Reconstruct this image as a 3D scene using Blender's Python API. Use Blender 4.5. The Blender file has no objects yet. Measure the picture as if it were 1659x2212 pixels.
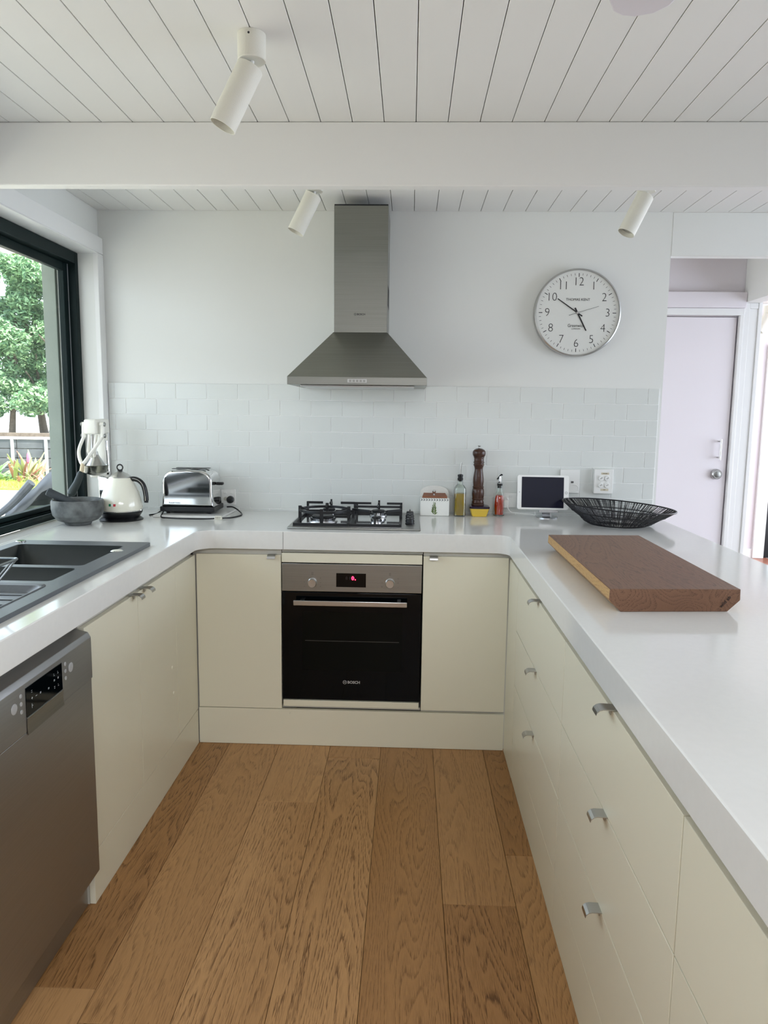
import bpy, bmesh, math, random
from mathutils import Vector, Matrix, noise
PI = math.pi
rng = random.Random(7)
scn = bpy.context.scene
COL = scn.collection

# ------------------------------------------------------------------ camera
cam_d = bpy.data.cameras.new('camera'); cam = bpy.data.objects.new('camera', cam_d); COL.objects.link(cam)
F_PX, YAW, PITCH, ROLL = 1589.66, .03333, -.1357, .01238
cam_d.sensor_fit = 'VERTICAL'; cam_d.sensor_height = 36.0; cam_d.lens = F_PX/2212*36
cam_d.clip_start = .02; cam_d.clip_end = 300
_f = Vector((-math.sin(YAW)*math.cos(PITCH), math.cos(YAW)*math.cos(PITCH), math.sin(PITCH)))
_r = Vector((math.cos(YAW), math.sin(YAW), 0)); _u = _r.cross(_f)
_r2 = _r*math.cos(ROLL)+_u*math.sin(ROLL); _u2 = -_r*math.sin(ROLL)+_u*math.cos(ROLL)
cam.matrix_world = Matrix(((_r2.x,_u2.x,-_f.x,.2082),(_r2.y,_u2.y,-_f.y,-3.6685),(_r2.z,_u2.z,-_f.z,1.4533),(0,0,0,1)))
scn.camera = cam

# ------------------------------------------------------------------ world, sun, fill lamps, exposure
w = bpy.data.worlds.new('world'); scn.world = w; w.use_nodes = True
nt = w.node_tree; nt.nodes.clear()
sky = nt.nodes.new('ShaderNodeTexSky'); sky.sky_type = 'NISHITA'; sky.sun_disc = False
sky.sun_elevation = math.radians(58); sky.sun_rotation = math.radians(120); sky.air_density = 1.0; sky.dust_density = 3.0
bgn = nt.nodes.new('ShaderNodeBackground'); bgn.inputs['Strength'].default_value = .25
mixc = nt.nodes.new('ShaderNodeMix'); mixc.data_type = 'RGBA'; mixc.inputs[0].default_value = .55
mixc.inputs[7].default_value = (9.3, 10.2, 11.9, 1)
nt.links.new(sky.outputs[0], mixc.inputs[6]); nt.links.new(mixc.outputs[2], bgn.inputs['Color'])
wo = nt.nodes.new('ShaderNodeOutputWorld'); nt.links.new(bgn.outputs[0], wo.inputs['Surface'])
sun_d = bpy.data.lights.new('sun', 'SUN'); sun_d.energy = 8.0; sun_d.angle = .01; sun_d.color = (1, .95, .86)
sun = bpy.data.objects.new('sun', sun_d); COL.objects.link(sun)
sun.rotation_euler = Vector((-.50, .40, -1.15)).to_track_quat('-Z', 'Y').to_euler()
def area(name, loc, aim, sx, sy, power, color):
    d = bpy.data.lights.new(name, 'AREA'); d.shape = 'RECTANGLE'; d.size = sx; d.size_y = sy
    d.energy = power; d.color = color
    o = bpy.data.objects.new(name, d); COL.objects.link(o); o.location = loc
    o.rotation_euler = Vector(aim).to_track_quat('-Z', 'Y').to_euler()
    return o
# added fill lamps, set in unseen openings behind and beside the kitchen
area('fill_ceiling_gap', (.9, -5.5, 2.44), (0, .0, -1), 2.5, 1.5, 66, (.97, .99, 1.04))
area('fill_right_opening', (4.8, -1.4, 1.25), (-1, 0, 0), 3.6, 2.1, 24, (.80, .92, 1.08))
area('fill_far_room', (4.8, 2.3, 1.3), (-1, 0, 0), 2.4, 2.0, 13, (1, .93, .95))
scn.view_settings.view_transform = 'Standard'; scn.view_settings.look = 'None'
scn.view_settings.gamma = 1; scn.view_settings.use_curve_mapping = False
scn.view_settings.exposure = 1.1

# ------------------------------------------------------------------ materials
def srgb(r, g, b):
    f = lambda c: (c/255/12.92) if c/255 <= .04045 else ((c/255+.055)/1.055)**2.4
    return (f(r), f(g), f(b), 1)
def mat(name, rgb, rough=.5, metal=0, spec=.5, noise_amt=0, noise_scale=20, bump=0, bump_scale=200, coat=0, emit=None, emit_s=0, trans=0, ior=1.45, stretch=None):
    m = bpy.data.materials.new(name); m.use_nodes = True
    n = m.node_tree.nodes; l = m.node_tree.links; b = n['Principled BSDF']
    c = srgb(*rgb)
    b.inputs['Base Color'].default_value = c; b.inputs['Roughness'].default_value = rough
    b.inputs['Metallic'].default_value = metal; b.inputs['Specular IOR Level'].default_value = spec
    b.inputs['Coat Weight'].default_value = coat; b.inputs['Coat Roughness'].default_value = .05
    b.inputs['Transmission Weight'].default_value = trans; b.inputs['IOR'].default_value = ior
    if emit: b.inputs['Emission Color'].default_value = srgb(*emit); b.inputs['Emission Strength'].default_value = emit_s
    tc = n.new('ShaderNodeTexCoord'); mp = n.new('ShaderNodeMapping'); l.new(tc.outputs['Object'], mp.inputs['Vector'])
    if stretch: mp.inputs['Scale'].default_value = stretch
    if noise_amt:
        t = n.new('ShaderNodeTexNoise'); t.inputs['Scale'].default_value = noise_scale; t.inputs['Detail'].default_value = 5
        l.new(mp.outputs['Vector'], t.inputs['Vector'])
        r = n.new('ShaderNodeValToRGB'); k = noise_amt
        r.color_ramp.elements[0].position = .3; r.color_ramp.elements[1].position = .7
        r.color_ramp.elements[0].color = (c[0]*(1-k), c[1]*(1-k), c[2]*(1-k), 1)
        r.color_ramp.elements[1].color = (min(1, c[0]*(1+k)), min(1, c[1]*(1+k)), min(1, c[2]*(1+k)), 1)
        l.new(t.outputs['Fac'], r.inputs['Fac']); l.new(r.outputs['Color'], b.inputs['Base Color'])
    if bump:
        t = n.new('ShaderNodeTexNoise'); t.inputs['Scale'].default_value = bump_scale; t.inputs['Detail'].default_value = 4
        l.new(mp.outputs['Vector'], t.inputs['Vector'])
        bn = n.new('ShaderNodeBump'); bn.inputs['Strength'].default_value = bump; bn.inputs['Distance'].default_value = .002
        l.new(t.outputs['Fac'], bn.inputs['Height']); l.new(bn.outputs['Normal'], b.inputs['Normal'])
    return m

def oak_mat(name, light, mid, dark, per_obj=True, freq=7.0, ystr=.09, rough=.45, streak=.6):
    m = bpy.data.materials.new(name); m.use_nodes = True
    n = m.node_tree.nodes; l = m.node_tree.links; b = n['Principled BSDF']
    tc = n.new('ShaderNodeTexCoord'); oi = n.new('ShaderNodeObjectInfo')
    mul = n.new('ShaderNodeVectorMath'); mul.operation = 'MULTIPLY_ADD'
    comb = n.new('ShaderNodeCombineXYZ')
    r1 = n.new('ShaderNodeMath'); r1.operation = 'MULTIPLY'; r1.inputs[1].default_value = 37.0 if per_obj else 0
    l.new(oi.outputs['Random'], r1.inputs[0])
    for k in range(3): l.new(r1.outputs[0], comb.inputs[k])
    mul.inputs[1].default_value = (1, ystr, 1)
    l.new(tc.outputs['Object'], mul.inputs[0]); l.new(comb.outputs[0], mul.inputs[2])
    # cathedral rings: noise field turned into contour lines
    n1 = n.new('ShaderNodeTexNoise'); n1.inputs['Scale'].default_value = freq; n1.inputs['Detail'].default_value = 2; n1.inputs['Roughness'].default_value = .45; n1.inputs['Distortion'].default_value = .35
    l.new(mul.outputs[0], n1.inputs['Vector'])
    k1 = n.new('ShaderNodeMath'); k1.operation = 'MULTIPLY'; k1.inputs[1].default_value = 34
    l.new(n1.outputs['Fac'], k1.inputs[0])
    fr = n.new('ShaderNodeMath'); fr.operation = 'FRACT'; l.new(k1.outputs[0], fr.inputs[0])
    ring = n.new('ShaderNodeValToRGB')
    e = ring.color_ramp.elements; e[0].position = 0; e[0].color = (1, 1, 1, 1); e[1].position = .6; e[1].color = (.62, .62, .62, 1)
    x = e.new(.88); x.color = (.05, .05, .05, 1); x = e.new(1.0); x.color = (.8, .8, .8, 1)
    l.new(fr.outputs[0], ring.inputs['Fac'])
    # pores: fine fibres broken along the length
    mp2 = n.new('ShaderNodeVectorMath'); mp2.operation = 'MULTIPLY'; mp2.inputs[1].default_value = (560, 250, 560)
    l.new(mul.outputs[0], mp2.inputs[0])
    n2 = n.new('ShaderNodeTexNoise'); n2.inputs['Scale'].default_value = 1; n2.inputs['Detail'].default_value = 3
    l.new(mp2.outputs[0], n2.inputs['Vector'])
    pore = n.new('ShaderNodeValToRGB'); pore.color_ramp.elements[0].position = .47; pore.color_ramp.elements[1].position = .56
    pore.color_ramp.elements[0].color = (1, 1, 1, 1); pore.color_ramp.elements[1].color = (0, 0, 0, 1)
    l.new(n2.outputs['Fac'], pore.inputs['Fac'])
    # pores lie on the late-wood lines mostly
    inv = n.new('ShaderNodeMath'); inv.operation = 'SUBTRACT'; inv.inputs[0].default_value = 1.05; l.new(ring.outputs['Color'], inv.inputs[1])
    mm = n.new('ShaderNodeMath'); mm.operation = 'MULTIPLY'; l.new(inv.outputs[0], mm.inputs[0]); l.new(pore.outputs['Color'], mm.inputs[1])
    st = n.new('ShaderNodeMath'); st.operation = 'MULTIPLY'; st.use_clamp = True; l.new(mm.outputs[0], st.inputs[0])
    ra = n.new('ShaderNodeMath'); ra.operation = 'MULTIPLY'; ra.inputs[1].default_value = 7.31; l.new(oi.outputs['Random'], ra.inputs[0])
    rb = n.new('ShaderNodeMath'); rb.operation = 'FRACT'; l.new(ra.outputs[0], rb.inputs[0])
    rc_ = n.new('ShaderNodeMath'); rc_.operation = 'MULTIPLY_ADD'; rc_.inputs[1].default_value = streak*.95 if per_obj else 0; rc_.inputs[2].default_value = streak*.55 if per_obj else streak*1.3; l.new(rb.outputs[0], rc_.inputs[0]); l.new(rc_.outputs[0], st.inputs[1])
    n3 = n.new('ShaderNodeTexNoise'); n3.inputs['Scale'].default_value = 2.2; n3.inputs['Detail'].default_value = 3
    l.new(mul.outputs[0], n3.inputs['Vector'])
    base = n.new('ShaderNodeMix'); base.data_type = 'RGBA'; base.inputs[6].default_value = srgb(*light); base.inputs[7].default_value = srgb(*mid)
    addr = n.new('ShaderNodeMath'); addr.operation = 'MULTIPLY_ADD'; addr.inputs[1].default_value = .8 if per_obj else 0; addr.inputs[2].default_value = -.4 if per_obj else 0
    l.new(oi.outputs['Random'], addr.inputs[0])
    ad2 = n.new('ShaderNodeMath'); ad2.operation = 'ADD'; ad2.use_clamp = True; l.new(addr.outputs[0], ad2.inputs[0]); l.new(n3.outputs['Fac'], ad2.inputs[1])
    l.new(ad2.outputs[0], base.inputs[0])
    fin = n.new('ShaderNodeMix'); fin.data_type = 'RGBA'; l.new(st.outputs[0], fin.inputs[0]); l.new(base.outputs[2], fin.inputs[6]); fin.inputs[7].default_value = srgb(*dark)
    l.new(fin.outputs[2], b.inputs['Base Color']); b.inputs['Roughness'].default_value = rough; b.inputs['Specular IOR Level'].default_value = .35
    bn = n.new('ShaderNodeBump'); bn.inputs['Strength'].default_value = .25; bn.inputs['Distance'].default_value = .001; bn.invert = True
    l.new(st.outputs[0], bn.inputs['Height']); l.new(bn.outputs['Normal'], b.inputs['Normal'])
    return m

def glass_pane_mat(name):
    m = bpy.data.materials.new(name); m.use_nodes = True
    n = m.node_tree.nodes; l = m.node_tree.links; n.clear()
    o = n.new('ShaderNodeOutputMaterial'); t = n.new('ShaderNodeBsdfTransparent'); g = n.new('ShaderNodeBsdfGlossy'); lw = n.new('ShaderNodeLayerWeight'); lw.inputs['Blend'].default_value = .5
    pw = n.new('ShaderNodeMath'); pw.operation = 'POWER'; pw.inputs[1].default_value = 5; l.new(lw.outputs['Facing'], pw.inputs[0])
    fz = n.new('ShaderNodeMath'); fz.operation = 'MULTIPLY_ADD'; fz.inputs[1].default_value = .5; fz.inputs[2].default_value = .02; l.new(pw.outputs[0], fz.inputs[0]); mx = n.new('ShaderNodeMixShader')
    t.inputs['Color'].default_value = (.94, .96, .94, 1); g.inputs['Roughness'].default_value = .01
    l.new(fz.outputs[0], mx.inputs[0]); l.new(t.outputs[0], mx.inputs[1]); l.new(g.outputs[0], mx.inputs[2]); l.new(mx.outputs[0], o.inputs['Surface'])
    return m

def leaf_mat(name, a, b_, scale=1.2, trans=.25):
    m = bpy.data.materials.new(name); m.use_nodes = True
    n = m.node_tree.nodes; l = m.node_tree.links; b = n['Principled BSDF']
    g = n.new('ShaderNodeNewGeometry'); r = n.new('ShaderNodeValToRGB')
    r.color_ramp.elements[0].color = srgb(*a); r.color_ramp.elements[1].color = srgb(*b_)
    l.new(g.outputs['Random Per Island'], r.inputs['Fac']); l.new(r.outputs['Color'], b.inputs['Base Color'])
    b.inputs['Roughness'].default_value = .5
    tr = n.new('ShaderNodeBsdfTranslucent'); l.new(r.outputs['Color'], tr.inputs['Color'])
    mx = n.new('ShaderNodeMixShader'); mx.inputs[0].default_value = trans
    o = n['Material Output']; l.new(b.outputs[0], mx.inputs[1]); l.new(tr.outputs[0], mx.inputs[2]); l.new(mx.outputs[0], o.inputs['Surface'])
    return m

M = dict(
    wall=mat('wall_paint', (228, 229, 225), .6, bump=.06, bump_scale=300),
    rearwall=mat('rear_wall_grey', (150, 149, 147), .6),
    ceil=mat('ceiling_paint', (232, 231, 227), .5),
    trim=mat('trim_gloss_paint', (234, 234, 232), .35),
    corridor=mat('corridor_paint', (230, 224, 228), .55),
    gap=mat('painted_gap_shade', (60, 60, 58), .9),
    tile=mat('white_glazed_tile', (221, 224, 220), .16, noise_amt=.015, noise_scale=3),
    grout=mat('grout', (246, 246, 244), .8),
    cab=mat('cream_lacquer', (231, 227, 206), .28),
    carc=mat('carcass_white', (205, 202, 192), .5),
    stone=mat('white_quartz', (228, 228, 224), .1, noise_amt=.012, noise_scale=60),
    steel=mat('brushed_steel', (150, 150, 146), .34, metal=1, noise_amt=.05, noise_scale=8, bump=.08, bump_scale=60, stretch=(.6, .6, 40)),
    steelh=mat('hood_steel', (142, 142, 136), .36, metal=1, noise_amt=.05, noise_scale=6, bump=.06, bump_scale=50, stretch=(.5, .5, 40)),
    dwsteel=mat('dishwasher_steel', (166, 168, 170), .42, metal=1, noise_amt=.04, noise_scale=6, bump=.06, bump_scale=60, stretch=(.6, .6, 40)),
    satin=mat('satin_nickel', (188, 188, 186), .28, metal=1),
    buttonm=mat('silver_button', (190, 192, 194), .35, metal=.3),
    cupm=mat('polished_cup', (150, 148, 140), .2, metal=1),
    chrome=mat('chrome', (215, 216, 216), .06, metal=1),
    blackglass=mat('black_glass', (4, 8, 11), .05, spec=.2),
    ovenwin=mat('oven_window_glass', (9, 13, 12), .08, spec=.15),
    black=mat('black_plastic', (16, 17, 19), .35),
    blackm=mat('black_enamel_iron', (20, 22, 25), .42),
    rubber=mat('dark_rubber', (38, 48, 47), .5),
    white=mat('white_plastic', (236, 236, 232), .3),
    whitepc=mat('white_powder_coat', (226, 224, 212), .55, bump=.35, bump_scale=500),
    frame=mat('dark_green_aluminium', (16, 31, 31), .5, spec=.2),
    conc=mat('grey_render', (134, 143, 134), .75, noise_amt=.06, noise_scale=9, bump=.4, bump_scale=90),
    glass=glass_pane_mat('window_glass'),
    bottle=mat('clear_glass', (245, 250, 246), .02, trans=1, ior=1.45),
    oil=mat('olive_oil', (205, 165, 12), .1, trans=.25, ior=1.4),
    vinegar=mat('red_vinegar', (240, 62, 8), .1, trans=.25, ior=1.35),
    walnut=oak_mat('dark_walnut', (80, 50, 36), (58, 35, 25), (38, 22, 15), False, 6, .2, .2, .5),
    yellow=mat('yellow_glaze', (232, 198, 78), .2),
    eggplant=mat('dark_glaze', (40, 28, 48), .15),
    china=mat('white_china', (238, 238, 232), .15),
    lidwood=mat('lid_wood', (142, 86, 56), .45, noise_amt=.2, noise_scale=30, stretch=(.2, 1, 1)),
    leafp=mat('leaf_print', (92, 112, 58), .4, noise_amt=.4, noise_scale=60),
    darkp=mat('dark_print', (44, 54, 62), .4),
    ink=mat('black_ink', (22, 22, 26), .4),
    inkgrey=mat('grey_ink', (92, 90, 88), .4),
    inkwhite=mat('pale_lettering', (178, 178, 178), .4),
    inklight=mat('white_lettering', (215, 222, 226), .4),
    dial=mat('clock_dial', (222, 223, 218), .5),
    screen=mat('tablet_screen', (6, 10, 34), .25, spec=.12),
    alu=mat('aluminium', (205, 206, 208), .25, metal=1),
    stoneg=mat('grey_granite', (92, 95, 94), .62, noise_amt=.55, noise_scale=22, bump=.3, bump_scale=80),
    stoned=mat('dark_granite', (56, 62, 66), .6, noise_amt=.15, noise_scale=30),
    cream=mat('cream_enamel', (232, 230, 214), .12, coat=.5),
    enamel=mat('white_enamel', (232, 230, 220), .25),
    neck=mat('beige_handle_neck', (206, 190, 158), .45),
    sink=mat('graphite_granite_sink', (86, 90, 94), .38, noise_amt=.06, noise_scale=120),
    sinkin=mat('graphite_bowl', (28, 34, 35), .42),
    wire=mat('galvanised_wire', (150, 156, 158), .3, metal=1),
    basket=mat('black_wire', (30, 30, 33), .4),
    led=mat('red_digit', (255, 30, 50), .5, emit=(255, 30, 60), emit_s=6),
    ledoff=mat('dim_digit', (40, 30, 36), .5),
    tagm=mat('paper_tag', (226, 222, 206), .6),
    red=mat('badge_red', (190, 24, 40), .3), green=mat('badge_green', (30, 140, 90), .3),
    fanm=mat('white_fan_lacquer', (222, 218, 224), .45),
    beige=mat('beige_label', (206, 196, 172), .6),
    oak=oak_mat('oak_floor', (196, 152, 103), (152, 108, 62), (98, 64, 32), True, 6, .1, .42, .8),
    oakbase=mat('floor_underlay', (96, 86, 76), .7),
    redwood=oak_mat('red_timber_floor', (176, 112, 84), (150, 90, 66), (104, 60, 44), True, 5, .08, .3, .4),
    board=None, boardedge=None,
    grass=leaf_mat('grass', (120, 150, 40), (190, 205, 90)),
    lawn=mat('lawn_soil', (120, 140, 60), .9, noise_amt=.3, noise_scale=12),
    paving=mat('pale_paving', (196, 192, 182), .85, noise_amt=.05, noise_scale=5),
    mulch=mat('pale_gravel', (206, 196, 184), .9, noise_amt=.25, noise_scale=14, bump=.6, bump_scale=40),
    sleeper=mat('grey_sleeper', (84, 86, 92), .8, noise_amt=.25, noise_scale=10, stretch=(.3, 1, 1), bump=.4, bump_scale=40),
    galv=mat('galvanised_post', (178, 182, 186), .5, metal=.4),
    bark=mat('bark', (92, 84, 76), .9, noise_amt=.3, noise_scale=18, bump=.7, bump_scale=30),
    fol_dark=leaf_mat('leaves_dark', (62, 104, 74), (150, 184, 138)),
    fol_light=leaf_mat('leaves_light', (130, 165, 85), (205, 222, 150)),
    agave=leaf_mat('agave_leaf', (120, 165, 120), (190, 215, 150)),
    bromg=leaf_mat('bromeliad_green', (138, 148, 100), (205, 205, 150)),
    bromr=leaf_mat('bromeliad_red', (150, 96, 88), (212, 160, 138)),
    pinkf=mat('pink_bract', (214, 90, 120), .5),
    tarp=mat('grey_tarpaulin', (88, 91, 95), .42, bump=.5, bump_scale=12),
    bbqbody=mat('grey_green_enamel', (104, 116, 106), .4),
    roof=mat('eave_soffit', (222, 222, 216), .7),
)
def board_mats():
    M['board'] = oak_mat('chopping_board_face', (140, 104, 80), (102, 72, 54), (66, 44, 32), False, 5, .16, .5, .5)
    M['boardedge'] = oak_mat('chopping_board_bark_edge', (206, 168, 112), (184, 142, 88), (150, 104, 60), False, 9, .2, .5, .45)
board_mats()

# ------------------------------------------------------------------ builders
WL = {}
def top(o, label, cat, group=None, kind=None):
    o['label'] = label; o['category'] = cat
    if group: o['group'] = group
    if kind: o['kind'] = kind
    return o
def thing(name, label, cat, loc=(0, 0, 0), rz=0, group=None):
    o = bpy.data.objects.new(name, None); COL.objects.link(o); o.empty_display_size = .05
    o.location = loc; o.rotation_euler = (0, 0, rz); WL[o.name] = Vector(loc)
    return top(o, label, cat, group)
def obj(name, bm, m, parent=None, world=True, smooth=20, origin=None, label=None):
    """one mesh object; with a parent the bmesh is in world metres unless world=False (then local to the thing)"""
    off = Vector((0, 0, 0))
    if parent is not None: off = WL.get(parent.name, Vector((0, 0, 0)))
    if parent is not None and world: bmesh.ops.translate(bm, verts=bm.verts, vec=-off)
    o_loc = Vector((0, 0, 0))
    if origin is not None:
        o_loc = Vector(origin) - (off if (parent is not None and world) else Vector((0, 0, 0)))
        bmesh.ops.translate(bm, verts=bm.verts, vec=-o_loc)
    bmesh.ops.recalc_face_normals(bm, faces=bm.faces)
    me = bpy.data.meshes.new(name); bm.to_mesh(me); bm.free()
    return link_mesh(name, me, m, parent, o_loc, off, smooth, label)
def link_mesh(name, me, m, parent, o_loc, off, smooth=20, label=None):
    for mm in (m if isinstance(m, (list, tuple)) else [m]): me.materials.append(mm)
    if smooth:
        me.polygons.foreach_set('use_smooth', [True]*len(me.polygons)); me.set_sharp_from_angle(angle=math.radians(smooth))
    o = bpy.data.objects.new(name, me); COL.objects.link(o)
    if parent is not None: o.parent = parent
    o.location = o_loc; WL[o.name] = off + o_loc
    if label: o['label'] = label
    return o
def struct(name, bm, m, parent=None, smooth=20):
    o = obj(name, bm, m, parent, smooth=smooth)
    if parent is None: o['kind'] = 'structure'
    return o
def bm_(): return bmesh.new()
def box(bm, x0, x1, y0, y1, z0, z1, bev=0, seg=2):
    r = bmesh.ops.create_cube(bm, size=1)
    vs = r['verts']
    for v in vs:
        v.co = Vector(((x0+x1)/2+v.co.x*(x1-x0), (y0+y1)/2+v.co.y*(y1-y0), (z0+z1)/2+v.co.z*(z1-z0)))
    if bev:
        es = list({e for v in vs for e in v.link_edges})
        bmesh.ops.bevel(bm, geom=es, offset=bev, segments=seg, profile=.5, affect='EDGES')
    return bm
def B(x0, x1, y0, y1, z0, z1, bev=0, seg=2): return box(bm_(), x0, x1, y0, y1, z0, z1, bev, seg)
def lathe(bm, prof, c=(0, 0, 0), n=40, axis='Z', mtx=None, square=0):
    """prof: list of (r, z); closes ends with r==0"""
    rings = []
    for (r, z) in prof:
        if r < 1e-6: rings.append([bm.verts.new((0, 0, z))]); continue
        ring = []
        for k in range(n):
            a = 2*PI*k/n
            if square:
                p = square; ca, sa = math.cos(a), math.sin(a)
                q = (abs(ca)**p+abs(sa)**p)**(-1/p); ring.append(bm.verts.new((r*q*ca, r*q*sa, z)))
            else: ring.append(bm.verts.new((r*math.cos(a), r*math.sin(a), z)))
        rings.append(ring)
    new = [v for rg in rings for v in rg]
    for a, b in zip(rings, rings[1:]):
        if len(a) == 1 and len(b) == 1: continue
        for k in range(n):
            k2 = (k+1) % n
            if len(a) == 1: bm.faces.new((a[0], b[k], b[k2]))
            elif len(b) == 1: bm.faces.new((a[k], b[0], a[k2]))
            else: bm.faces.new((a[k], b[k], b[k2], a[k2]))
    T = Matrix.Translation(c)
    if mtx is not None: T = T @ mtx
    elif axis == 'Y': T = T @ Matrix.Rotation(PI/2, 4, 'X')     # local z -> -y (towards the viewer)
    elif axis == 'X': T = T @ Matrix.Rotation(PI/2, 4, 'Y')
    bmesh.ops.transform(bm, verts=new, matrix=T)
    return bm
def L(prof, c=(0, 0, 0), n=40, axis='Z', mtx=None, square=0): return lathe(bm_(), prof, c, n, axis, mtx, square)
def tube(bm, pts, r, n=8, closed=False, caps=True):
    pts = [Vector(p) for p in pts]; N = len(pts)
    rr = r if isinstance(r, (list, tuple)) else [r]*N
    prev = None; rings = []
    for i, p in enumerate(pts):
        if closed: t = (pts[(i+1) % N]-pts[i-1])
        else: t = pts[min(i+1, N-1)]-pts[max(i-1, 0)]
        if t.length < 1e-9: t = Vector((0, 0, 1))
        t.normalize()
        if prev is None:
            a = Vector((0, 0, 1)) if abs(t.z) < .9 else Vector((1, 0, 0))
            u = t.cross(a).normalized()
        else:
            u = prev-t*prev.dot(t)
            if u.length < 1e-6: u = t.orthogonal()
            u.normalize()
        prev = u; v = t.cross(u)
        rings.append([bm.verts.new(p+(u*math.cos(2*PI*k/n)+v*math.sin(2*PI*k/n))*rr[i]) for k in range(n)])
    for i in range(N if closed else N-1):
        a, b = rings[i], rings[(i+1) % N]
        for k in range(n): bm.faces.new((a[k], a[(k+1) % n], b[(k+1) % n], b[k]))
    if not closed and caps:
        bm.faces.new(rings[0][::-1]); bm.faces.new(rings[-1])
    return bm
def T_(pts, r, n=8, closed=False): return tube(bm_(), pts, r, n, closed)
def smooth_path(pts, k=8):
    pts = [Vector(p) for p in pts]; out = []
    P = [pts[0]]+pts+[pts[-1]]
    for i in range(1, len(P)-2):
        for j in range(k):
            t = j/k; a, b, c, d = P[i-1], P[i], P[i+1], P[i+2]
            out.append(.5*((2*b)+(-a+c)*t+(2*a-5*b+4*c-d)*t*t+(-a+3*b-3*c+d)*t*t*t))
    out.append(pts[-1]); return out
def prism(bm, poly, mtx, depth, bev=0):
    """poly: 2D outline (x,y) extruded 0..depth along local z, then placed with mtx"""
    a = [bm.verts.new((x, y, 0)) for x, y in poly]; b = [bm.verts.new((x, y, depth)) for x, y in poly]
    n = len(poly); bm.faces.new(a[::-1]); bm.faces.new(b)
    for k in range(n): bm.faces.new((a[k], a[(k+1) % n], b[(k+1) % n], b[k]))
    if bev:
        es = list({e for v in a+b for e in v.link_edges})
        r = bmesh.ops.bevel(bm, geom=es, offset=bev, segments=2, profile=.5, affect='EDGES')
        vs = list({v for f in r['faces'] for v in f.verts} | {v for v in a+b if v.is_valid})
    else: vs = a+b
    vs = [v for v in vs if v.is_valid]
    bmesh.ops.transform(bm, verts=vs, matrix=mtx)
    return bm
XZ = lambda y: Matrix(((1, 0, 0, 0), (0, 0, -1, y), (0, 1, 0, 0), (0, 0, 0, 1)))   # (x, z) outline, depth towards -y
YZ = lambda x: Matrix(((0, 0, 1, x), (1, 0, 0, 0), (0, 1, 0, 0), (0, 0, 0, 1)))    # (y, z) outline, depth towards +x
XY = lambda z: Matrix.Translation((0, 0, z))
def flat_poly(name, outer, holes, z0, z1, m, parent=None, mtx=None, bevel=0):
    """solid plate with holes, from a filled 2D curve"""
    cu = bpy.data.curves.new('c', 'CURVE'); cu.dimensions = '2D'; cu.fill_mode = 'BOTH'; cu.extrude = (z1-z0)/2
    for pl in [outer]+list(holes):
        s = cu.splines.new('POLY'); s.points.add(len(pl)-1); s.use_cyclic_u = True
        for p, q in zip(s.points, pl): p.co = (q[0], q[1], 0, 1)
    t = bpy.data.objects.new('t', cu); COL.objects.link(t)
    dg = bpy.context.evaluated_depsgraph_get(); me = bpy.data.meshes.new_from_object(t.evaluated_get(dg))
    bpy.data.objects.remove(t); bpy.data.curves.remove(cu)
    bm = bm_(); bm.from_mesh(me); bpy.data.meshes.remove(me)
    bmesh.ops.remove_doubles(bm, verts=bm.verts, dist=1e-5)
    bmesh.ops.translate(bm, verts=bm.verts, vec=(0, 0, (z0+z1)/2))
    if mtx is not None: bmesh.ops.transform(bm, verts=bm.verts, matrix=mtx)
    o = obj(name, bm, m, parent, smooth=30)
    if bevel:
        md = o.modifiers.new('bevel', 'BEVEL'); md.width = bevel; md.segments = 2; md.limit_method = 'ANGLE'; md.angle_limit = math.radians(50)
    return o
def rrect(x0, x1, y0, y1, r, n=6):
    o = []
    for cx, cy, a0 in ((x1-r, y0+r, -PI/2), (x1-r, y1-r, 0), (x0+r, y1-r, PI/2), (x0+r, y0+r, PI)):
        for k in range(n+1): a = a0+PI/2*k/n; o.append((cx+r*math.cos(a), cy+r*math.sin(a)))
    return o
def text(name, body, size, m, parent, pos, facing='-Y', depth=.0004, align='CENTER', rz=0, bold=0, sx=1):
    cu = bpy.data.curves.new('t', 'FONT'); cu.body = body; cu.size = size; cu.extrude = depth; cu.align_x = align; cu.align_y = 'CENTER'; cu.offset = bold; cu.resolution_u = 3
    t = bpy.data.objects.new('t', cu); COL.objects.link(t)
    dg = bpy.context.evaluated_depsgraph_get(); me = bpy.data.meshes.new_from_object(t.evaluated_get(dg))
    bpy.data.objects.remove(t); bpy.data.curves.remove(cu)
    bm = bm_(); bm.from_mesh(me); bpy.data.meshes.remove(me)
    R = {'-Y': Matrix.Rotation(PI/2, 4, 'X'), '+X': Matrix.Rotation(PI/2, 4, 'Z') @ Matrix.Rotation(PI/2, 4, 'X')}[facing]
    bmesh.ops.transform(bm, verts=bm.verts, matrix=Matrix.Translation(pos) @ R @ Matrix.Rotation(rz, 4, 'Z') @ Matrix.Diagonal((sx, 1, 1, 1)))
    return obj(name, bm, m, parent, smooth=0)
def copy_child(src, parent, loc, name=None):
    c = src.copy(); COL.objects.link(c); c.parent = parent; c.location = loc
    return c

CT, CB = .950, .872          # worktop top and underside
XL, XR, YO = -.694, .637, -.625   # cabinet faces: left run, right run, back run
ZC = 2.40

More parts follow.
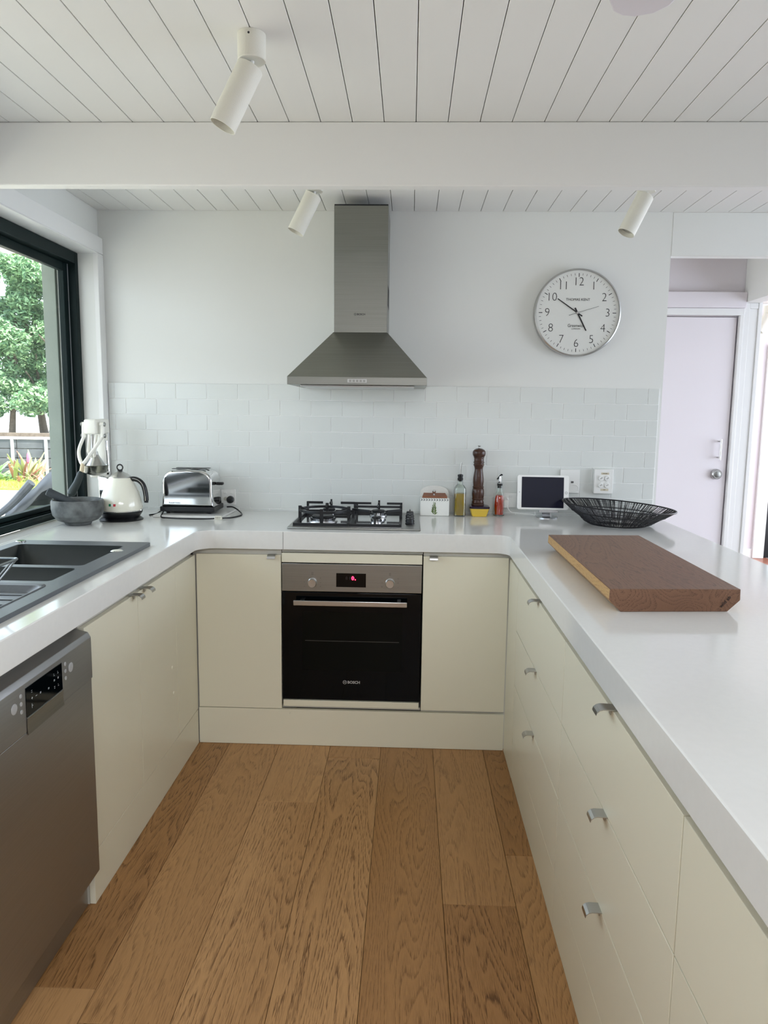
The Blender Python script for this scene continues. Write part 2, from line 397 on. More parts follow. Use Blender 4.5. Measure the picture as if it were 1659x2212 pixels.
# ================================================================== SETTING
# floor: underlay slab with separate oak planks
fl = struct('floor', B(-1.5, 5.0, -7.1, 4.3, -.08, -.012), M['oakbase'])
PW = .2215
plank_x = [-1.00, -.784, -.56, -.34, -.115, .106, .331, .548, .77]
joints = {-1.00: -1.7, -.784: -2.016, -.56: -2.12, -.34: -1.097, -.115: -.73, .106: -3.05, .331: -1.646, .548: -1.39}
for a, b in zip(plank_x, plank_x[1:]):
    ys = [-.58]; j = joints[a]
    if j < -2.4 and a != .106: j += 1.9
    while j > -4.9:
        if j < -.6: ys.append(j)
        j -= 1.9
    ys.append(-4.9)
    for y1, y0 in zip(ys, ys[1:]):
        c = ((a+b)/2, (y0+y1)/2, 0)
        obj('plank', B(a+.0006, b-.0006, y0+.0006, y1-.0006, -.012, 0, .0008, 1), M['oak'], fl, origin=c)
for i in range(12):     # far room
    x0 = 2.36+i*.13; 
    for y0 in (.0, 1.4, 2.8):
        obj('plank', B(x0+.0006, x0+.1294, y0+.001, y0+1.399, -.012, 0), M['redwood'], fl, origin=(x0+.065, y0+.7, 0))
# ceiling: slab with V-jointed boards
cs = bm_(); box(cs, -1.5, 5.0, -4.7, 4.3, 2.422, 2.5); box(cs, -1.5, 5.0, -7.1, -6.3, 2.422, 2.5); box(cs, -1.5, -.4, -6.3, -4.7, 2.422, 2.5); box(cs, 2.2, 5.0, -6.3, -4.7, 2.422, 2.5)
ce = struct('ceiling', cs, M['ceil'])   # the gap is an unseen opening added for the ceiling fill lamp
struct('trim_14', B(-.42, 2.22, -6.32, -4.68, 2.501, 2.53), M['trim'])                      # unseen opaque cap added over the gap, keeps the sun out
bp = .1051; cb0 = None
i = 0
for i in range(-15, 32):
    x0 = .2122+i*bp
    if x0 > 3.45: break
    a0, a1 = max(x0+.0012, -1.319), x0+bp-.0012
    if a1 < -1.31: continue
    obj('ceiling_board', B(a0, a1, -4.6, -.001, 2.40, 2.421, .0012, 1), M['ceil'], ce, origin=((a0+a1)/2, -2.3, 2.41))
struct('trim_1', B(-1.319, 3.4, -1.0943, -1.048, 2.1977, 2.3995, .004), M['ceil'])           # ceiling beam across the kitchen
struct('trim_2', B(1.432, 3.4, -.002, .05, 2.2, 2.3995, .003), M['wall'])                      # header over the passage
# back wall
wb = struct('wall_back', B(-1.5, 1.432, 0, .13, 0, 2.421), M['wall'])
obj('grout_bed', B(-1.2945, 1.417, -.0064, .001, CT, 1.5795), M['grout'], wb)
tp, th = .15445, .07725
ztop = 1.5800
row = 0; z1 = ztop; tile_mesh = None
while z1 > CT+.004:
    z0 = max(z1-th, CT+.0005)
    shift = .1264+(0 if row % 2 == 0 else .365*tp)
    k = -12
    while True:
        x0 = shift+k*tp; x1 = x0+tp; k += 1
        if x0 > 1.417: break
        if x1 < -1.29: continue
        a0, a1 = max(x0, -1.294)+.0011, min(x1, 1.417)-.0011
        if a1-a0 < .004: continue
        full = (a1-a0) > tp-.003 and z1-z0 > th-.001
        org = ((a0+a1)/2, -.003, (z0+z1)/2)
        if full and tile_mesh is not None:
            o = bpy.data.objects.new('tile', tile_mesh); COL.objects.link(o); o.parent = wb; o.location = org
        else:
            o = obj('tile', B(a0, a1, -.0085, -.001, z0+.0011, z1-.0011, .0016, 2), M['tile'], wb, origin=org)
            if full: tile_mesh = o.data
    z1 -= th; row += 1
# left wall with the window opening y -2.6..-.067, z .91..2.19
wl = bm_()
box(wl, -1.50, -1.32, -7.1, -2.6, 0, 2.421); box(wl, -1.50, -1.32, -2.6, -.067, 0, .91); box(wl, -1.50, -1.32, -2.6, -.067, 2.19, 2.421); box(wl, -1.50, -1.32, -.067, 0, 0, 2.421)
struct('wall_left', wl, M['wall'])
ar = bm_(); box(ar, -1.32, -1.297, -.067, -.0005, CT+.0003, 2.1895, .003); box(ar, -1.32, -1.297, -2.7, -.0005, 2.19, 2.268, .003)
struct('trim_3', ar, M['trim'])                                                                 # window architrave
lin = bm_(); box(lin, -1.395, -1.30, -.0668, -.063, CT, 2.1895); box(lin, -1.395, -1.30, -2.6, -.067, 2.186, 2.1898)
struct('trim_4', lin, M['trim'])                                                                # reveal lining
struct('trim_5', B(-1.565, -1.501, -.085, .13, .0, 2.6, .002), M['conc'])                        # rendered outside corner
# window
win = bpy.data.objects.new('window_1', None); COL.objects.link(win); win['kind'] = 'structure'; WL['window_1'] = Vector((0, 0, 0))
obj('stile', B(-1.47, -1.394, -.100, -.0672, .951, 2.185, .002), M['frame'], win)
obj('stile', B(-1.47, -1.394, -2.6, -2.565, .951, 2.185, .002), M['frame'], win)
obj('head_rail', B(-1.47, -1.394, -2.565, -.100, 2.132, 2.185, .002), M['frame'], win)
sr = bm_(); box(sr, -1.485, -1.394, -2.565, -.100, .9505, .966, .002); box(sr, -1.40, -1.394, -2.565, -.1, .966, .982); box(sr, -1.43, -1.424, -2.565, -.1, .966, .984); box(sr, -1.462, -1.456, -2.565, -.1, .966, .986)
obj('sill_track', sr, M['frame'], win)
obj('sash_stile', B(-1.46, -1.432, -.142, -.101, .987, 2.131, .003), M['frame'], win)
obj('sash_stile', B(-1.46, -1.432, -2.56, -2.52, .987, 2.131, .003), M['frame'], win)
obj('sash_rail', B(-1.46, -1.432, -2.52, -.142, 2.092, 2.131, .003), M['frame'], win)
obj('sash_rail', B(-1.46, -1.432, -2.52, -.142, .987, 1.008, .003), M['frame'], win)
obj('weather_seal', B(-1.4315, -1.429, -.104, -.1005, .99, 2.13), M['galv'], win)
obj('glass_pane', B(-1.448, -1.444, -2.52, -.142, 1.008, 2.092), M['glass'], win)
obj('sill', B(-1.394, -1.2975, -2.6, -.067, .905, .9502, .0015), M['stone'], win)
# unseen eave, deepened to cut sky light at the kitchen window
struct('trim_6', B(-2.6, -1.5, -7.1, 1.5, 2.5, 2.62), M['roof'])
# corridor with the white door
cd = bm_(); box(cd, 1.0, 1.35, 1.1, 1.2, 0, 2.421); box(cd, 1.35, 2.238, 1.1, 1.2, 2.072, 2.421); box(cd, 2.238, 2.36, 1.1, 1.2, 0, 2.421)
struct('wall_corridor', cd, M['corridor'])
struct('trim_7', B(1.0, 2.263, 1.052, 1.1, 2.112, 2.206, .003), M['corridor'])                  # ledge board over the door
fr = bm_(); box(fr, 1.30, 2.262, 1.072, 1.0995, 2.0685, 2.111, .003); box(fr, 2.237, 2.262, 1.072, 1.0995, 0, 2.0685, .003)
struct('trim_8', fr, M['trim'])                                                                 # door frame
dr = bpy.data.objects.new('door_1', None); COL.objects.link(dr); dr['kind'] = 'structure'; WL['door_1'] = Vector((0, 0, 0))
obj('door_leaf', B(1.40, 2.229, 1.098, 1.135, .008, 2.060, .002), M['corridor'], dr)
h = bm_(); tube(h, [(2.171, 1.055, 1.176), (2.171, 1.055, 1.306)], .006, 10)
for z in (1.19, 1.292): tube(h, [(2.171, 1.055, z), (2.171, 1.096, z)], .005, 8)
obj('painted_gap_shade', B(1.40, 2.2365, 1.136, 1.140, .0, 2.0680), M['gap'], dr)  # dark sheet behind the leaf, painting shade into the door gap
obj('pull_handle', h, M['satin'], dr)
lk = obj('deadbolt', L([(0, -.03), (.026, -.03), (.031, -.024), (.034, .0), (0, 0)], (2.166, 1.0955, 1.083), 32, mtx=Matrix.Rotation(-PI/2, 4, 'X')), M['satin'], dr)
obj('keyway', L([(0, 0), (.019, 0), (.019, .003), (.016, .004), (0, .004)], (2.166, 1.0662, 1.083), 24, 'Y'), M['steel'], lk)
# passage wall with an opening on the right (plane x = 2.265..2.345)
pl = bm_(); box(pl, 2.265, 2.36, -.02, 1.0985, 2.146, 2.421); pass
struct('wall_passage', pl, M['wall'])
jb = bm_(); box(jb, 2.263, 2.300, 1.086, 1.0985, 0, 2.146, .003); box(jb, 2.300, 2.352, 1.092, 1.0985, 0, 2.112, .002); box(jb, 2.300, 2.352, 1.088, 1.0985, 2.112, 2.146, .002); box(jb, 2.352, 2.375, 1.084, 1.21, 0, 2.16, .003)
struct('trim_9', jb, M['trim'])
# far room seen through the passage
fw = bm_(); box(fw, 2.36, 3.80, 3.95, 4.05, 0, 2.421); box(fw, 3.80, 4.9, 3.95, 4.05, 2.15, 2.421)
struct('wall_far', fw, M['corridor'])
struct('baseboard_far', B(2.36, 3.76, 3.935, 3.9495, 0, .095, .003), M['trim'])
struct('trim_10', B(3.76, 3.875, 3.92, 3.9495, 0, 2.15, .004), M['trim'])
w2 = bpy.data.objects.new('door_2', None); COL.objects.link(w2); w2['kind'] = 'structure'; WL['door_2'] = Vector((0, 0, 0))
gf = bm_(); box(gf, 3.88, 3.945, 3.96, 4.0, 0, 2.14, .003); box(gf, 4.78, 4.845, 3.96, 4.0, 0, 2.14, .003); box(gf, 3.945, 4.78, 3.96, 4.0, 2.06, 2.14, .003); box(gf, 3.945, 4.78, 3.96, 4.0, 0, .09, .003)
obj('black_frame', gf, M['black'], w2); obj('glass_pane', B(3.945, 4.78, 3.978, 3.983, .09, 2.06), M['glass'], w2)
# right and rear shell of the open living room (unseen right-hand openings placed to let light in)
rw = bm_(); box(rw, 4.9, 5.0, -7.1, -3.3, 0, 2.421); box(rw, 4.9, 5.0, .5, .9, 0, 2.421); box(rw, 4.9, 5.0, 3.6, 4.05, 0, 2.421); box(rw, 4.9, 5.0, -3.3, .5, 2.25, 2.421); box(rw, 4.9, 5.0, .9, 3.6, 2.25, 2.421)
struct('wall_right', rw, M['wall'])
re = bm_(); box(re, -1.5, 5.0, -7.1, -7.0, 0, 2.421)
struct('wall_rear', re, M['rearwall'])
struct('trim_11', B(5.0, 6.2, -7.1, 4.3, 2.5, 2.62), M['roof']); struct('trim_12', B(-1.5, 6.2, -8.6, -7.1, 2.5, 2.62), M['roof'])

# ================================================================== CABINETS
def tab_handle(parent, pos, face, wdt=.034):
    """curled metal tab pull sitting on the top edge of a door; face: outward direction (dx, dy)"""
    prof = [(-.012, .0005), (.020, .0015), (.027, -.0005), (.0325, -.005), (.0345, -.011)]
    dx, dy = face; ex, ey = -dy, dx
    bm = bm_(); rows = []
    for t in (0, .0022):
        for s in (-1, 1):
            rows.append([bm.verts.new((pos[0]+dx*u+ex*s*wdt/2, pos[1]+dy*u+ey*s*wdt/2, pos[2]+z+t)) for u, z in prof])
    n = len(prof)
    for i in range(n-1):
        for a, b in ((0, 1), (1, 3), (3, 2), (2, 0)):
            bm.faces.new((rows[a][i], rows[a][i+1], rows[b][i+1], rows[b][i]))
    for i in (0, n-1): bm.faces.new([rows[k][i] for k in (0, 1, 3, 2)])
    # screw plate against the front
    box(bm, *sorted((pos[0]+dx*.001-abs(ex)*.006-abs(dx)*0, pos[0]+dx*.003+abs(ex)*.006)), *sorted((pos[1]+dy*.001-abs(ey)*.006, pos[1]+dy*.003+abs(ey)*.006)), pos[2]-.012, pos[2]+.001)
    return obj('handle', bm, M['satin'], parent, label='satin metal tab handle')
TH = .018
# left run
t = thing('filler_cabinet', 'narrow cream filler cupboard in the left cabinet corner beside the sink doors', 'cabinet', (XL-.2, -.76, 0))
obj('body', B(-1.25, XL-TH-.001, -.897, -.628, .0, CB-.0005), M['carc'], t)
obj('panel', B(XL-TH, XL, -.8965, YO-.002, .158, .842, .0015), M['cab'], t)
t = thing('sink_cabinet', 'cream two-door cabinet below the black sink, left of the aisle', 'cabinet', (XL-.2, -1.3, 0))
cbm = bm_(); box(cbm, -1.25, XL-TH-.001, -1.701, -.899, 0, .72); box(cbm, -.757, XL-TH-.001, -1.701, -.899, .72, CB-.0005)
obj('body', cbm, M['carc'], t)
d1 = obj('door', B(XL-TH, XL, -1.2905, -.8995, .158, .842, .0015), M['cab'], t)
tab_handle(d1, (XL, -1.231, .8425), (1, 0))
d2 = obj('door', B(XL-TH, XL, -1.7005, -1.2935, .158, .842, .0015), M['cab'], t)
tab_handle(d2, (XL, -1.329, .8425), (1, 0))
for y, z in ((-.96, .462), (-.952, .356)):
    obj('screw_cap', L([(.0075, 0), (.0075, .001), (.005, .0028), (0, .0032)], (XL, y, z), 16, 'X'), M['cab'], d1)
t = thing('kickboard', 'cream kickboard under the sink cabinet doors at floor level', 'kickboard', (XL-.01, -1.16, 0))
obj('board', B(XL-TH, XL-.0005, -1.7005, YO-.003, .001, .1555, .001), M['cab'], t)
# cabinet behind the dishwasher, nearer the camera
t = thing('end_cabinet', 'cream cabinet beyond the dishwasher at the near end of the left run', 'cabinet', (XL-.2, -2.66, 0))
obj('body', B(-1.25, XL-TH-.001, -3.0, -2.306, 0, .72), M['carc'], t); obj('door', B(XL-TH, XL, -3.0, -2.306, .158, .842, .0015), M['cab'], t)
# back run
t = thing('corner_cabinet', 'cream cabinet with one door left of the oven', 'cabinet', (-.5, -.4, 0))
obj('body', B(-.71, -.3285, YO+TH+.001, -.01, .0, CB-.0005), M['carc'], t)
d = obj('door', B(XL+.004, -.3275, YO, YO+TH, .166, .846, .0015), M['cab'], t); tab_handle(d, (-.364, YO, .8465), (0, -1))
t = thing('corner_cabinet', 'cream cabinet with one door right of the oven', 'cabinet', (.46, -.4, 0))
obj('body', B(.2765, XR+TH, YO+TH+.001, -.01, .0, CB-.0005), M['carc'], t)
d = obj('door', B(.2755, XR-.004, YO, YO+TH, .174, .852, .0015), M['cab'], t); tab_handle(d, (.318, YO, .8525), (0, -1))
t = thing('oven_housing', 'cream filler strips and housing framing the built-in oven', 'cabinet', (-.03, -.3, 0))
obj('body', B(-.327, .2745, -.022, -.010, 0, CB-.0005), M['carc'], t)
obj('top_strip', B(-.324, .2705, YO-.004, YO+TH, .8165, .856, .0015), M['cab'], t)
obj('bottom_strip', B(-.320, .2665, YO-.006, YO+TH, .181, .2085, .0015), M['cab'], t)
obj('base_board', B(-.3265, .2735, YO+.02, -.03, .166, .178), M['carc'], t)
obj('top_rail', B(-.3265, .2735, YO+.02, YO+.05, .857, CB-.0005), M['carc'], t)
t = thing('kickboard', 'wide cream kickboard under the oven and its two side doors', 'kickboard', (0, YO, 0))
obj('board', B(XL+.002, XR-.002, YO-.0005, YO+TH, .001, .1635, .001), M['cab'], t)
obj('screw_hole', L([(0, -.0006), (.003, -.0006), (.003, .001)], (-.293, YO-.0002, .147), 12, 'Y'), M['ink'], t)
# right run
t = thing('filler_cabinet', 'narrow cream filler cupboard in the right cabinet corner beside the drawers', 'cabinet', (XR+.2, -.75, 0))
obj('body', B(XR+TH+.001, 1.20, -.867, -.628, 0, CB-.0005), M['carc'], t)
obj('panel', B(XR, XR+TH, -.8665, YO-.002, .001, .848, .0015), M['cab'], t)
def drawers(y1, y0, label, hy, handles=True):
    t = thing('drawer_cabinet', label, 'cabinet', (XR+.2, (y0+y1)/2, 0), group='drawer cabinets under the peninsula')
    obj('body', B(XR+TH+.001, 1.20, y0+.001, y1-.001, 0, CB-.0005), M['carc'], t)
    zs = [.168, .3925, .612, .848]
    for za, zb_ in zip(zs, zs[1:]):
        d = obj('drawer_front', B(XR, XR+TH, y0+.0018, y1-.0018, za+.0014, zb_-.0014, .0012), M['cab'], t)
        if handles: tab_handle(d, (XR, hy, zb_-.0010), (-1, 0))
    obj('kickboard', B(XR+.001, XR+TH, y0+.0005, y1-.0005, .001, .166, .001), M['cab'], t)
    return t
drawers(-.868, -1.735, 'far cream three-drawer cabinet in the right run, next to the corner filler', -1.315)
drawers(-1.735, -2.600, 'middle cream three-drawer cabinet in the right run, nearest one showing handles', -2.19)
drawers(-2.600, -3.30, 'nearest cream drawer cabinet in the right run, cut by the right picture edge', -3.06)

# ================================================================== WORKTOP
def arc(cx, cy, r, a0, a1, n=8): return [(cx+r*math.cos(a0+(a1-a0)*k/n), cy+r*math.sin(a0+(a1-a0)*k/n)) for k in range(n+1)]
XCL, XCR, YC = -.671, .627, -.639
outer = [(-1.2965, -3.0), (-1.2965, -.0005), (1.436, -.0005), (1.446, -3.3), (XCR, -3.3)]
outer += arc(XCR-.055, YC-.055, .055, 0, PI/2)+arc(XCL+.075, YC-.075, .075, PI/2, PI)+[(XCL, -3.0)]
sink_hole = [(-1.215, -1.035), (-.765, -1.035), (-.765, -2.06), (-1.215, -2.06)]
ct = flat_poly('worktop', outer, [sink_hole], CB, CT, M['stone'], bevel=.0025)
top(ct, 'white polished stone worktop running in a U round the kitchen', 'worktop')
obj('joint_line', B(-.3165, -.3152, YC-.0006, YC+.002, CB+.002, CT-.002), M['inkgrey'], ct)

# ================================================================== SINK
SX0, SX1, SY0, SY1 = -1.235, -.742, -2.075, -1.015; SZ = CT+.013
t = thing('sink', 'dark graphite inset sink with two bowls and a drainer in the left worktop', 'sink', (-1.0, -1.5, CT))
bowlA = (-1.195, -.808, -1.44, -1.095); bowlB = (-1.195, -.806, -1.655, -1.475); drn = (-1.195, -.79, -2.04, -1.69)
def rr4(q, r=.02): return rrect(q[0], q[1], q[2], q[3], r)
flat_poly('rim', rrect(SX0, SX1, SY0, SY1, .012), [rr4(bowlA), rr4(bowlB), rr4(drn, .03)], CT+.0003, SZ, M['sink'], t, bevel=.003)
def basin(name, q, zbot, zt, m, r=.02):
    bm = bm_(); o = rr4(q, r); ins = rrect(q[0]+.012, q[1]-.012, q[2]+.012, q[3]-.012, r)
    a = [bm.verts.new((x, y, zt)) for x, y in o]; b = [bm.verts.new((x, y, zbot+.015)) for x, y in ins]
    ins2 = rrect(q[0]+.03, q[1]-.03, q[2]+.03, q[3]-.03, r); c = [bm.verts.new((x, y, zbot)) for x, y in ins2]
    n = len(a)
    for u, v in ((a, b), (b, c)):
        for k in range(n): bm.faces.new((u[k], u[(k+1) % n], v[(k+1) % n], v[k]))
    bm.faces.new(c)
    ob = obj(name, bm, m, t)
    md = ob.modifiers.new('wall', 'SOLIDIFY'); md.thickness = .003; md.offset = -1
    return ob
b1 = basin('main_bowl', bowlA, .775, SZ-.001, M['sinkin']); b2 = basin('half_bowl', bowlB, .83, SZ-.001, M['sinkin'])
basin('drainer', drn, .944, SZ-.001, M['sink'], .03)
for bo, (x, y, z) in ((b1, (-1.0, -1.27, .776)), (b2, (-1.0, -1.565, .831))):
    obj('waste', L([(.04, 0), (.036, .003), (.02, .001), (0, .001)], (x, y, z), 24), M['chrome'], bo)
for k in range(5): obj('drainer_rib', B(-1.17, -.83, -1.76-k*.05, -1.752-k*.05, .9445, .949, .001), M['sink'], t)
obj('tap_hole_cap', L([(.018, 0), (.018, .003), (.014, .005), (0, .005)], (-1.212, -1.055, SZ), 20), M['chrome'], t)
obj('overflow_lip', L([(.022, 0), (.018, .002), (0, .002)], (-.80, -1.19, SZ), 20), M['chrome'], b1)
# dish rack
t = thing('dish_rack', 'small galvanised wire dish rack standing on the sink drainer', 'dish rack', (-1.0, -1.9, .96))
zt_, zb_ = 1.058, .985
x0, x1, y0, y1 = -1.14, -.815, -2.06, -1.80
bx0, bx1, by0, by1 = -1.10, -.855, -2.03, -1.83
obj('top_ring', T_([(x, y, zt_) for x, y in rrect(x0, x1, y0, y1, .012)], .0035, 8, True), M['wire'], t)
obj('bottom_ring', T_([(x, y, zb_) for x, y in rrect(bx0, bx1, by0, by1, .015)], .003, 8, True), M['wire'], t)
for k in range(5):
    f = k/4; xa, xb = x0+.012+(x1-x0-.024)*f, bx0+.015+(bx1-bx0-.03)*f
    obj('wire', T_(smooth_path([(xa, y1, zt_), (xb, by1, zb_+.012), (xb, by1-.02, zb_), (xb, by0+.02, zb_), (xb, by0, zb_+.012), (xa, y0, zt_)], 4), .0026, 6), M['wire'], t)
for k in range(4):
    f = k/3; ya, yb = y0+.012+(y1-y0-.024)*f, by0+.015+(by1-by0-.03)*f
    obj('wire', T_(smooth_path([(x1, ya, zt_), (bx1, yb, zb_+.012), (bx1-.02, yb, zb_), (bx0+.02, yb, zb_), (bx0, yb, zb_+.012), (x0, ya, zt_)], 4), .0026, 6), M['wire'], t)
for x in (bx0+.01, bx1-.01):
    for y in (by0+.01, by1-.01):
        obj('foot', L([(0, .9475), (.009, .950), (.012, .960), (.009, .970), (.0035, .975), (.003, zb_)], (x, y, 0), 14), M['rubber'], t)

# ================================================================== DISHWASHER
t = thing('dishwasher', 'grey steel dishwasher with black display at the left picture edge', 'dishwasher', (-.97, -2.0, 0))
DF = XL+.020; DY1, DY0 = -1.7035, -2.3035
obj('body', B(-1.25, XL-.034, DY0+.004, DY1-.004, .02, .862), M['carc'], t)
prof = [(DF, .700), (DF, .818), (DF-.008, .832), (XL-.03, .843), (XL-.03, .6998)]
cp = prism(bm_(), [(x, z) for x, z in prof], Matrix(((1, 0, 0, 0), (0, 0, 1, DY0), (0, 1, 0, 0), (0, 0, 0, 1))), DY1-DY0, .0015)
cpo = obj('control_panel', cp, M['dwsteel'], t)
prof = [(DF-.0006, .6994), (DF-.0006, .118), (DF-.030, .088), (DF-.034, .088), (DF-.034, .6994)]
obj('door', prism(bm_(), prof, Matrix(((1, 0, 0, 0), (0, 0, 1, DY0+.004), (0, 1, 0, 0), (0, 0, 0, 1))), DY1-DY0-.010, .0015), M['dwsteel'], t)
obj('kick_plate', B(XL-.032, XL-.018, DY0+.008, DY1-.012, .006, .090, .001), M['dwsteel'], t)
dp = obj('display', B(DF-.001, DF+.0012, -2.062, -1.882, .735, .806, .001), M['blackglass'], cpo)
for j, (ya, zz) in enumerate(((-2.035, .79), (-2.035, .772), (-2.035, .755), (-2.015, .772), (-1.995, .77), (-1.955, .765), (-1.925, .79), (-1.925, .774), (-1.925, .757), (-1.905, .79), (-1.905, .774), (-1.905, .757))):
    text('display_symbol', rng.choice(['=', '+', '::', '|-', ':.', '--']), .012, M['inklight'], cpo, (DF+.0014, ya, zz), '+X', .0002)
rc = bm_()      # scooped grip under the display
ys = [-2.062+.18*k/10 for k in range(11)]
prof = [(DF+.0006, .732), (DF-.016, .722), (DF-.017, .708), (DF-.010, .696), (DF+.0006, .690)]
obj('grip_recess', prism(bm_(), [(DF+.0008, .734), (DF+.003, .733), (DF+.0012, .712), (DF+.0032, .693), (DF+.0008, .692)], Matrix(((1, 0, 0, 0), (0, 0, 1, -2.062), (0, 1, 0, 0), (0, 0, 0, 1))), .18), M['steel'], cpo)
for y in (-1.832, -2.112): obj('round_button', L([(.0125, 0), (.0125, .0008), (.0105, .0012), (0, .0006)], (DF, y, .776), 24, 'X'), M['buttonm'], cpo)
for y in (-1.862, -2.082):
    for z in (.795, .776, .757): obj('small_button', L([(.0052, 0), (.005, .0008), (0, .001)], (DF, y, z), 16, 'X'), M['buttonm'], cpo)

# ================================================================== OVEN
t = thing('oven', 'built-in electric oven with black glass door and steel control panel', 'oven', (-.027, -.3, .18))
ox0, ox1 = -.3235, .2700
obj('body', B(ox0+.015, ox1-.015, YO+.022, -.03, .2095, .811), M['carc'], t)
cp = obj('control_panel', B(ox0, ox1, YO-.004, YO+.021, .692, .8125, .002), M['steel'], t)
ds = obj('display', B(-.092, .034, YO-.0052, YO-.003, .714, .774, .0008), M['blackglass'], cp)
text('digit', '0', .022, M['led'], cp, (-.0215, YO-.0056, .7525), bold=.0006); text('digit', '.', .03, M['led'], cp, (-.011, YO-.0056, .7545), bold=.0006)
text('digit', '8 8', .020, M['ledoff'], cp, (-.04, YO-.0056, .7525))
for x, zc_ in ((-.193, .7305), (.136, .734)):
    k = obj('knob', L([(.0205, 0), (.0205, .003), (.0185, .004), (.0175, .016), (.0165, .018), (0, .0175)], (x, YO-.004, zc_), 36, 'Y'), M['satin'], cp)
    text('dial_symbol', '[]', .012, M['inkgrey'], cp, (x, YO-.0044, zc_+.04))
    for j in range(3):
        for s in (-1, 1):
            text('dial_symbol', rng.choice(['=', '-', '::', '~']), .011, M['inkgrey'], cp, (x+s*.034, YO-.0044, zc_+.02-.018*j))
gd = obj('door', B(ox0+.001, ox1-.001, YO-.003, YO+.021, .2125, .6885, .002), M['blackglass'], t)
obj('window', B(-.237, .190, YO-.0036, YO-.0026, .345, .605), M['ovenwin'], gd)
obj('shelf_line', B(-.225, .178, YO-.0039, YO-.0032, .4755, .477), M['inkgrey'], gd)
hb = bm_(); box(hb, -.2685, .2095, YO-.046, YO-.038, .6405, .662, .002)
for x in (-.235, .175): box(hb, x-.008, x+.008, YO-.039, YO-.003, .644, .658, .001)
obj('handle', hb, M['satin'], gd, label='long flat steel handle')
def emblem(parent, x, z, y, r, m, size, m2=None):
    bm = bm_(); tube(bm, [(x+r*math.cos(a), y, z+r*math.sin(a)) for a in [2*PI*k/24 for k in range(24)]], r*.1, 5, True)
    for s in (-1, 1):
        tube(bm, [(x+s*r*.42, y, z-r*.75), (x+s*r*.42, y, z+r*.75)], r*.09, 4)
    tube(bm, [(x-r*.42, y, z), (x+r*.42, y, z)], r*.09, 4)
    obj('emblem', bm, m, parent)
    text('lettering', 'BOSCH', size, m2 or m, parent, (x+r*1.5, y, z-.0002), align='LEFT', bold=size*.025)
emblem(gd, -.0535, .2935, YO-.0034, .0078, M['inkwhite'], .0165)

# ================================================================== RANGE HOOD
t = thing('range_hood', 'brushed steel chimney range hood on the wall above the gas hob', 'range hood', (-.022, -.2, 1.56))
cy = -.27
obj('flue', B(-.1425, .0985, cy, -.0015, 1.805, 2.354, .0015), M['steelh'], t)
obj('flue_gap_shade', B(-.1415, .0975, cy+.002, -.0015, 2.3545, 2.360, .001), M['black'], t)  # black strip painting the shade of the gap above the flue
vg = bm_()
for k in range(6): box(vg, .0986, .0992, -.235+k*.03, -.222+k*.03, 1.93+(k % 2)*0, 2.02)
obj('vent_slots', vg, M['black'], t)
cn = bm_()
hx0, hx1, hy0, hy1 = -.3235, .2785, -.47, -.0015
a = [cn.verts.new(p) for p in ((hx0, hy0, 1.598), (hx1, hy0, 1.598), (hx1, hy1, 1.598), (hx0, hy1, 1.598))]
b = [cn.verts.new(p) for p in ((-.1445, cy-.001, 1.806), (.1005, cy-.001, 1.806), (.1005, hy1, 1.806), (-.1445, hy1, 1.806))]
c = [cn.verts.new((v.co.x, v.co.y, 1.565)) for v in a]
for k in range(4):
    k2 = (k+1) % 4; cn.faces.new((a[k], a[k2], b[k2], b[k])); cn.faces.new((c[k], c[k2], a[k2], a[k]))
cn.faces.new(b); cn.faces.new(c[::-1])
bmesh.ops.bevel(cn, geom=cn.edges[:], offset=.0012, segments=2, profile=.5, affect='EDGES')
obj('canopy', cn, M['steelh'], t)
obj('filter_panel', B(-.27, .225, -.44, -.05, 1.557, 1.5645, .002), M['satin'], t)
cpn = obj('switch_panel', B(-.062, .0205, hy0-.0015, hy0-.0002, 1.5745, 1.5895, .0005), M['satin'], t)
for k in range(5): obj('switch', B(-.056+k*.015, -.045+k*.015, hy0-.003, hy0-.0014, 1.5775, 1.5865, .0006), M['steel'], cpn)
emblem(t, -.046, 1.8855, cy-.0004, .0052, M['ink'], .0115)

# ================================================================== GAS HOB
HZ = CT+.0085
t = thing('gas_hob', 'stainless four-burner gas hob with black iron pan supports', 'hob', (-.02, -.32, CT))
obj('base_plate', B(-.311, .262, -.572, -.062, CT+.0003, HZ, .004), M['steel'], t)
obj('burner_well', B(-.292, .180, -.548, -.082, HZ, HZ+.0008), M['chrome'], t)
def burner(x, y, r, z=HZ+.0008):
    b = obj('burner', L([(0, z), (r*1.15, z), (r*1.1, z+.006), (r*.95, z+.007), (r*.95, z+.02), (r*.75, z+.023), (0, z+.023)], (x, y, 0), 40), M['alu'], t)
    obj('burner_cap', L([(0, z+.0232), (r*.86, z+.0232), (r*.86, z+.028), (r*.78, z+.031), (0, z+.031)], (x, y, 0), 40), M['blackm'], b)
    tb = bm_()
    for k in range(int(r*700)):
        a = 2*PI*k/int(r*700); box(tb, x+r*.955*math.cos(a)-.0012, x+r*.955*math.cos(a)+.0012, y+r*.955*math.sin(a)-.0012, y+r*.955*math.sin(a)+.0012, z+.012, z+.0205)
    obj('flame_ports', tb, M['blackm'], b)
burner(-.175, -.405, .058); burner(-.172, -.175, .034); burner(.066, -.425, .024); burner(.066, -.205, .036)
GZ = 1.012; g0 = HZ+.001
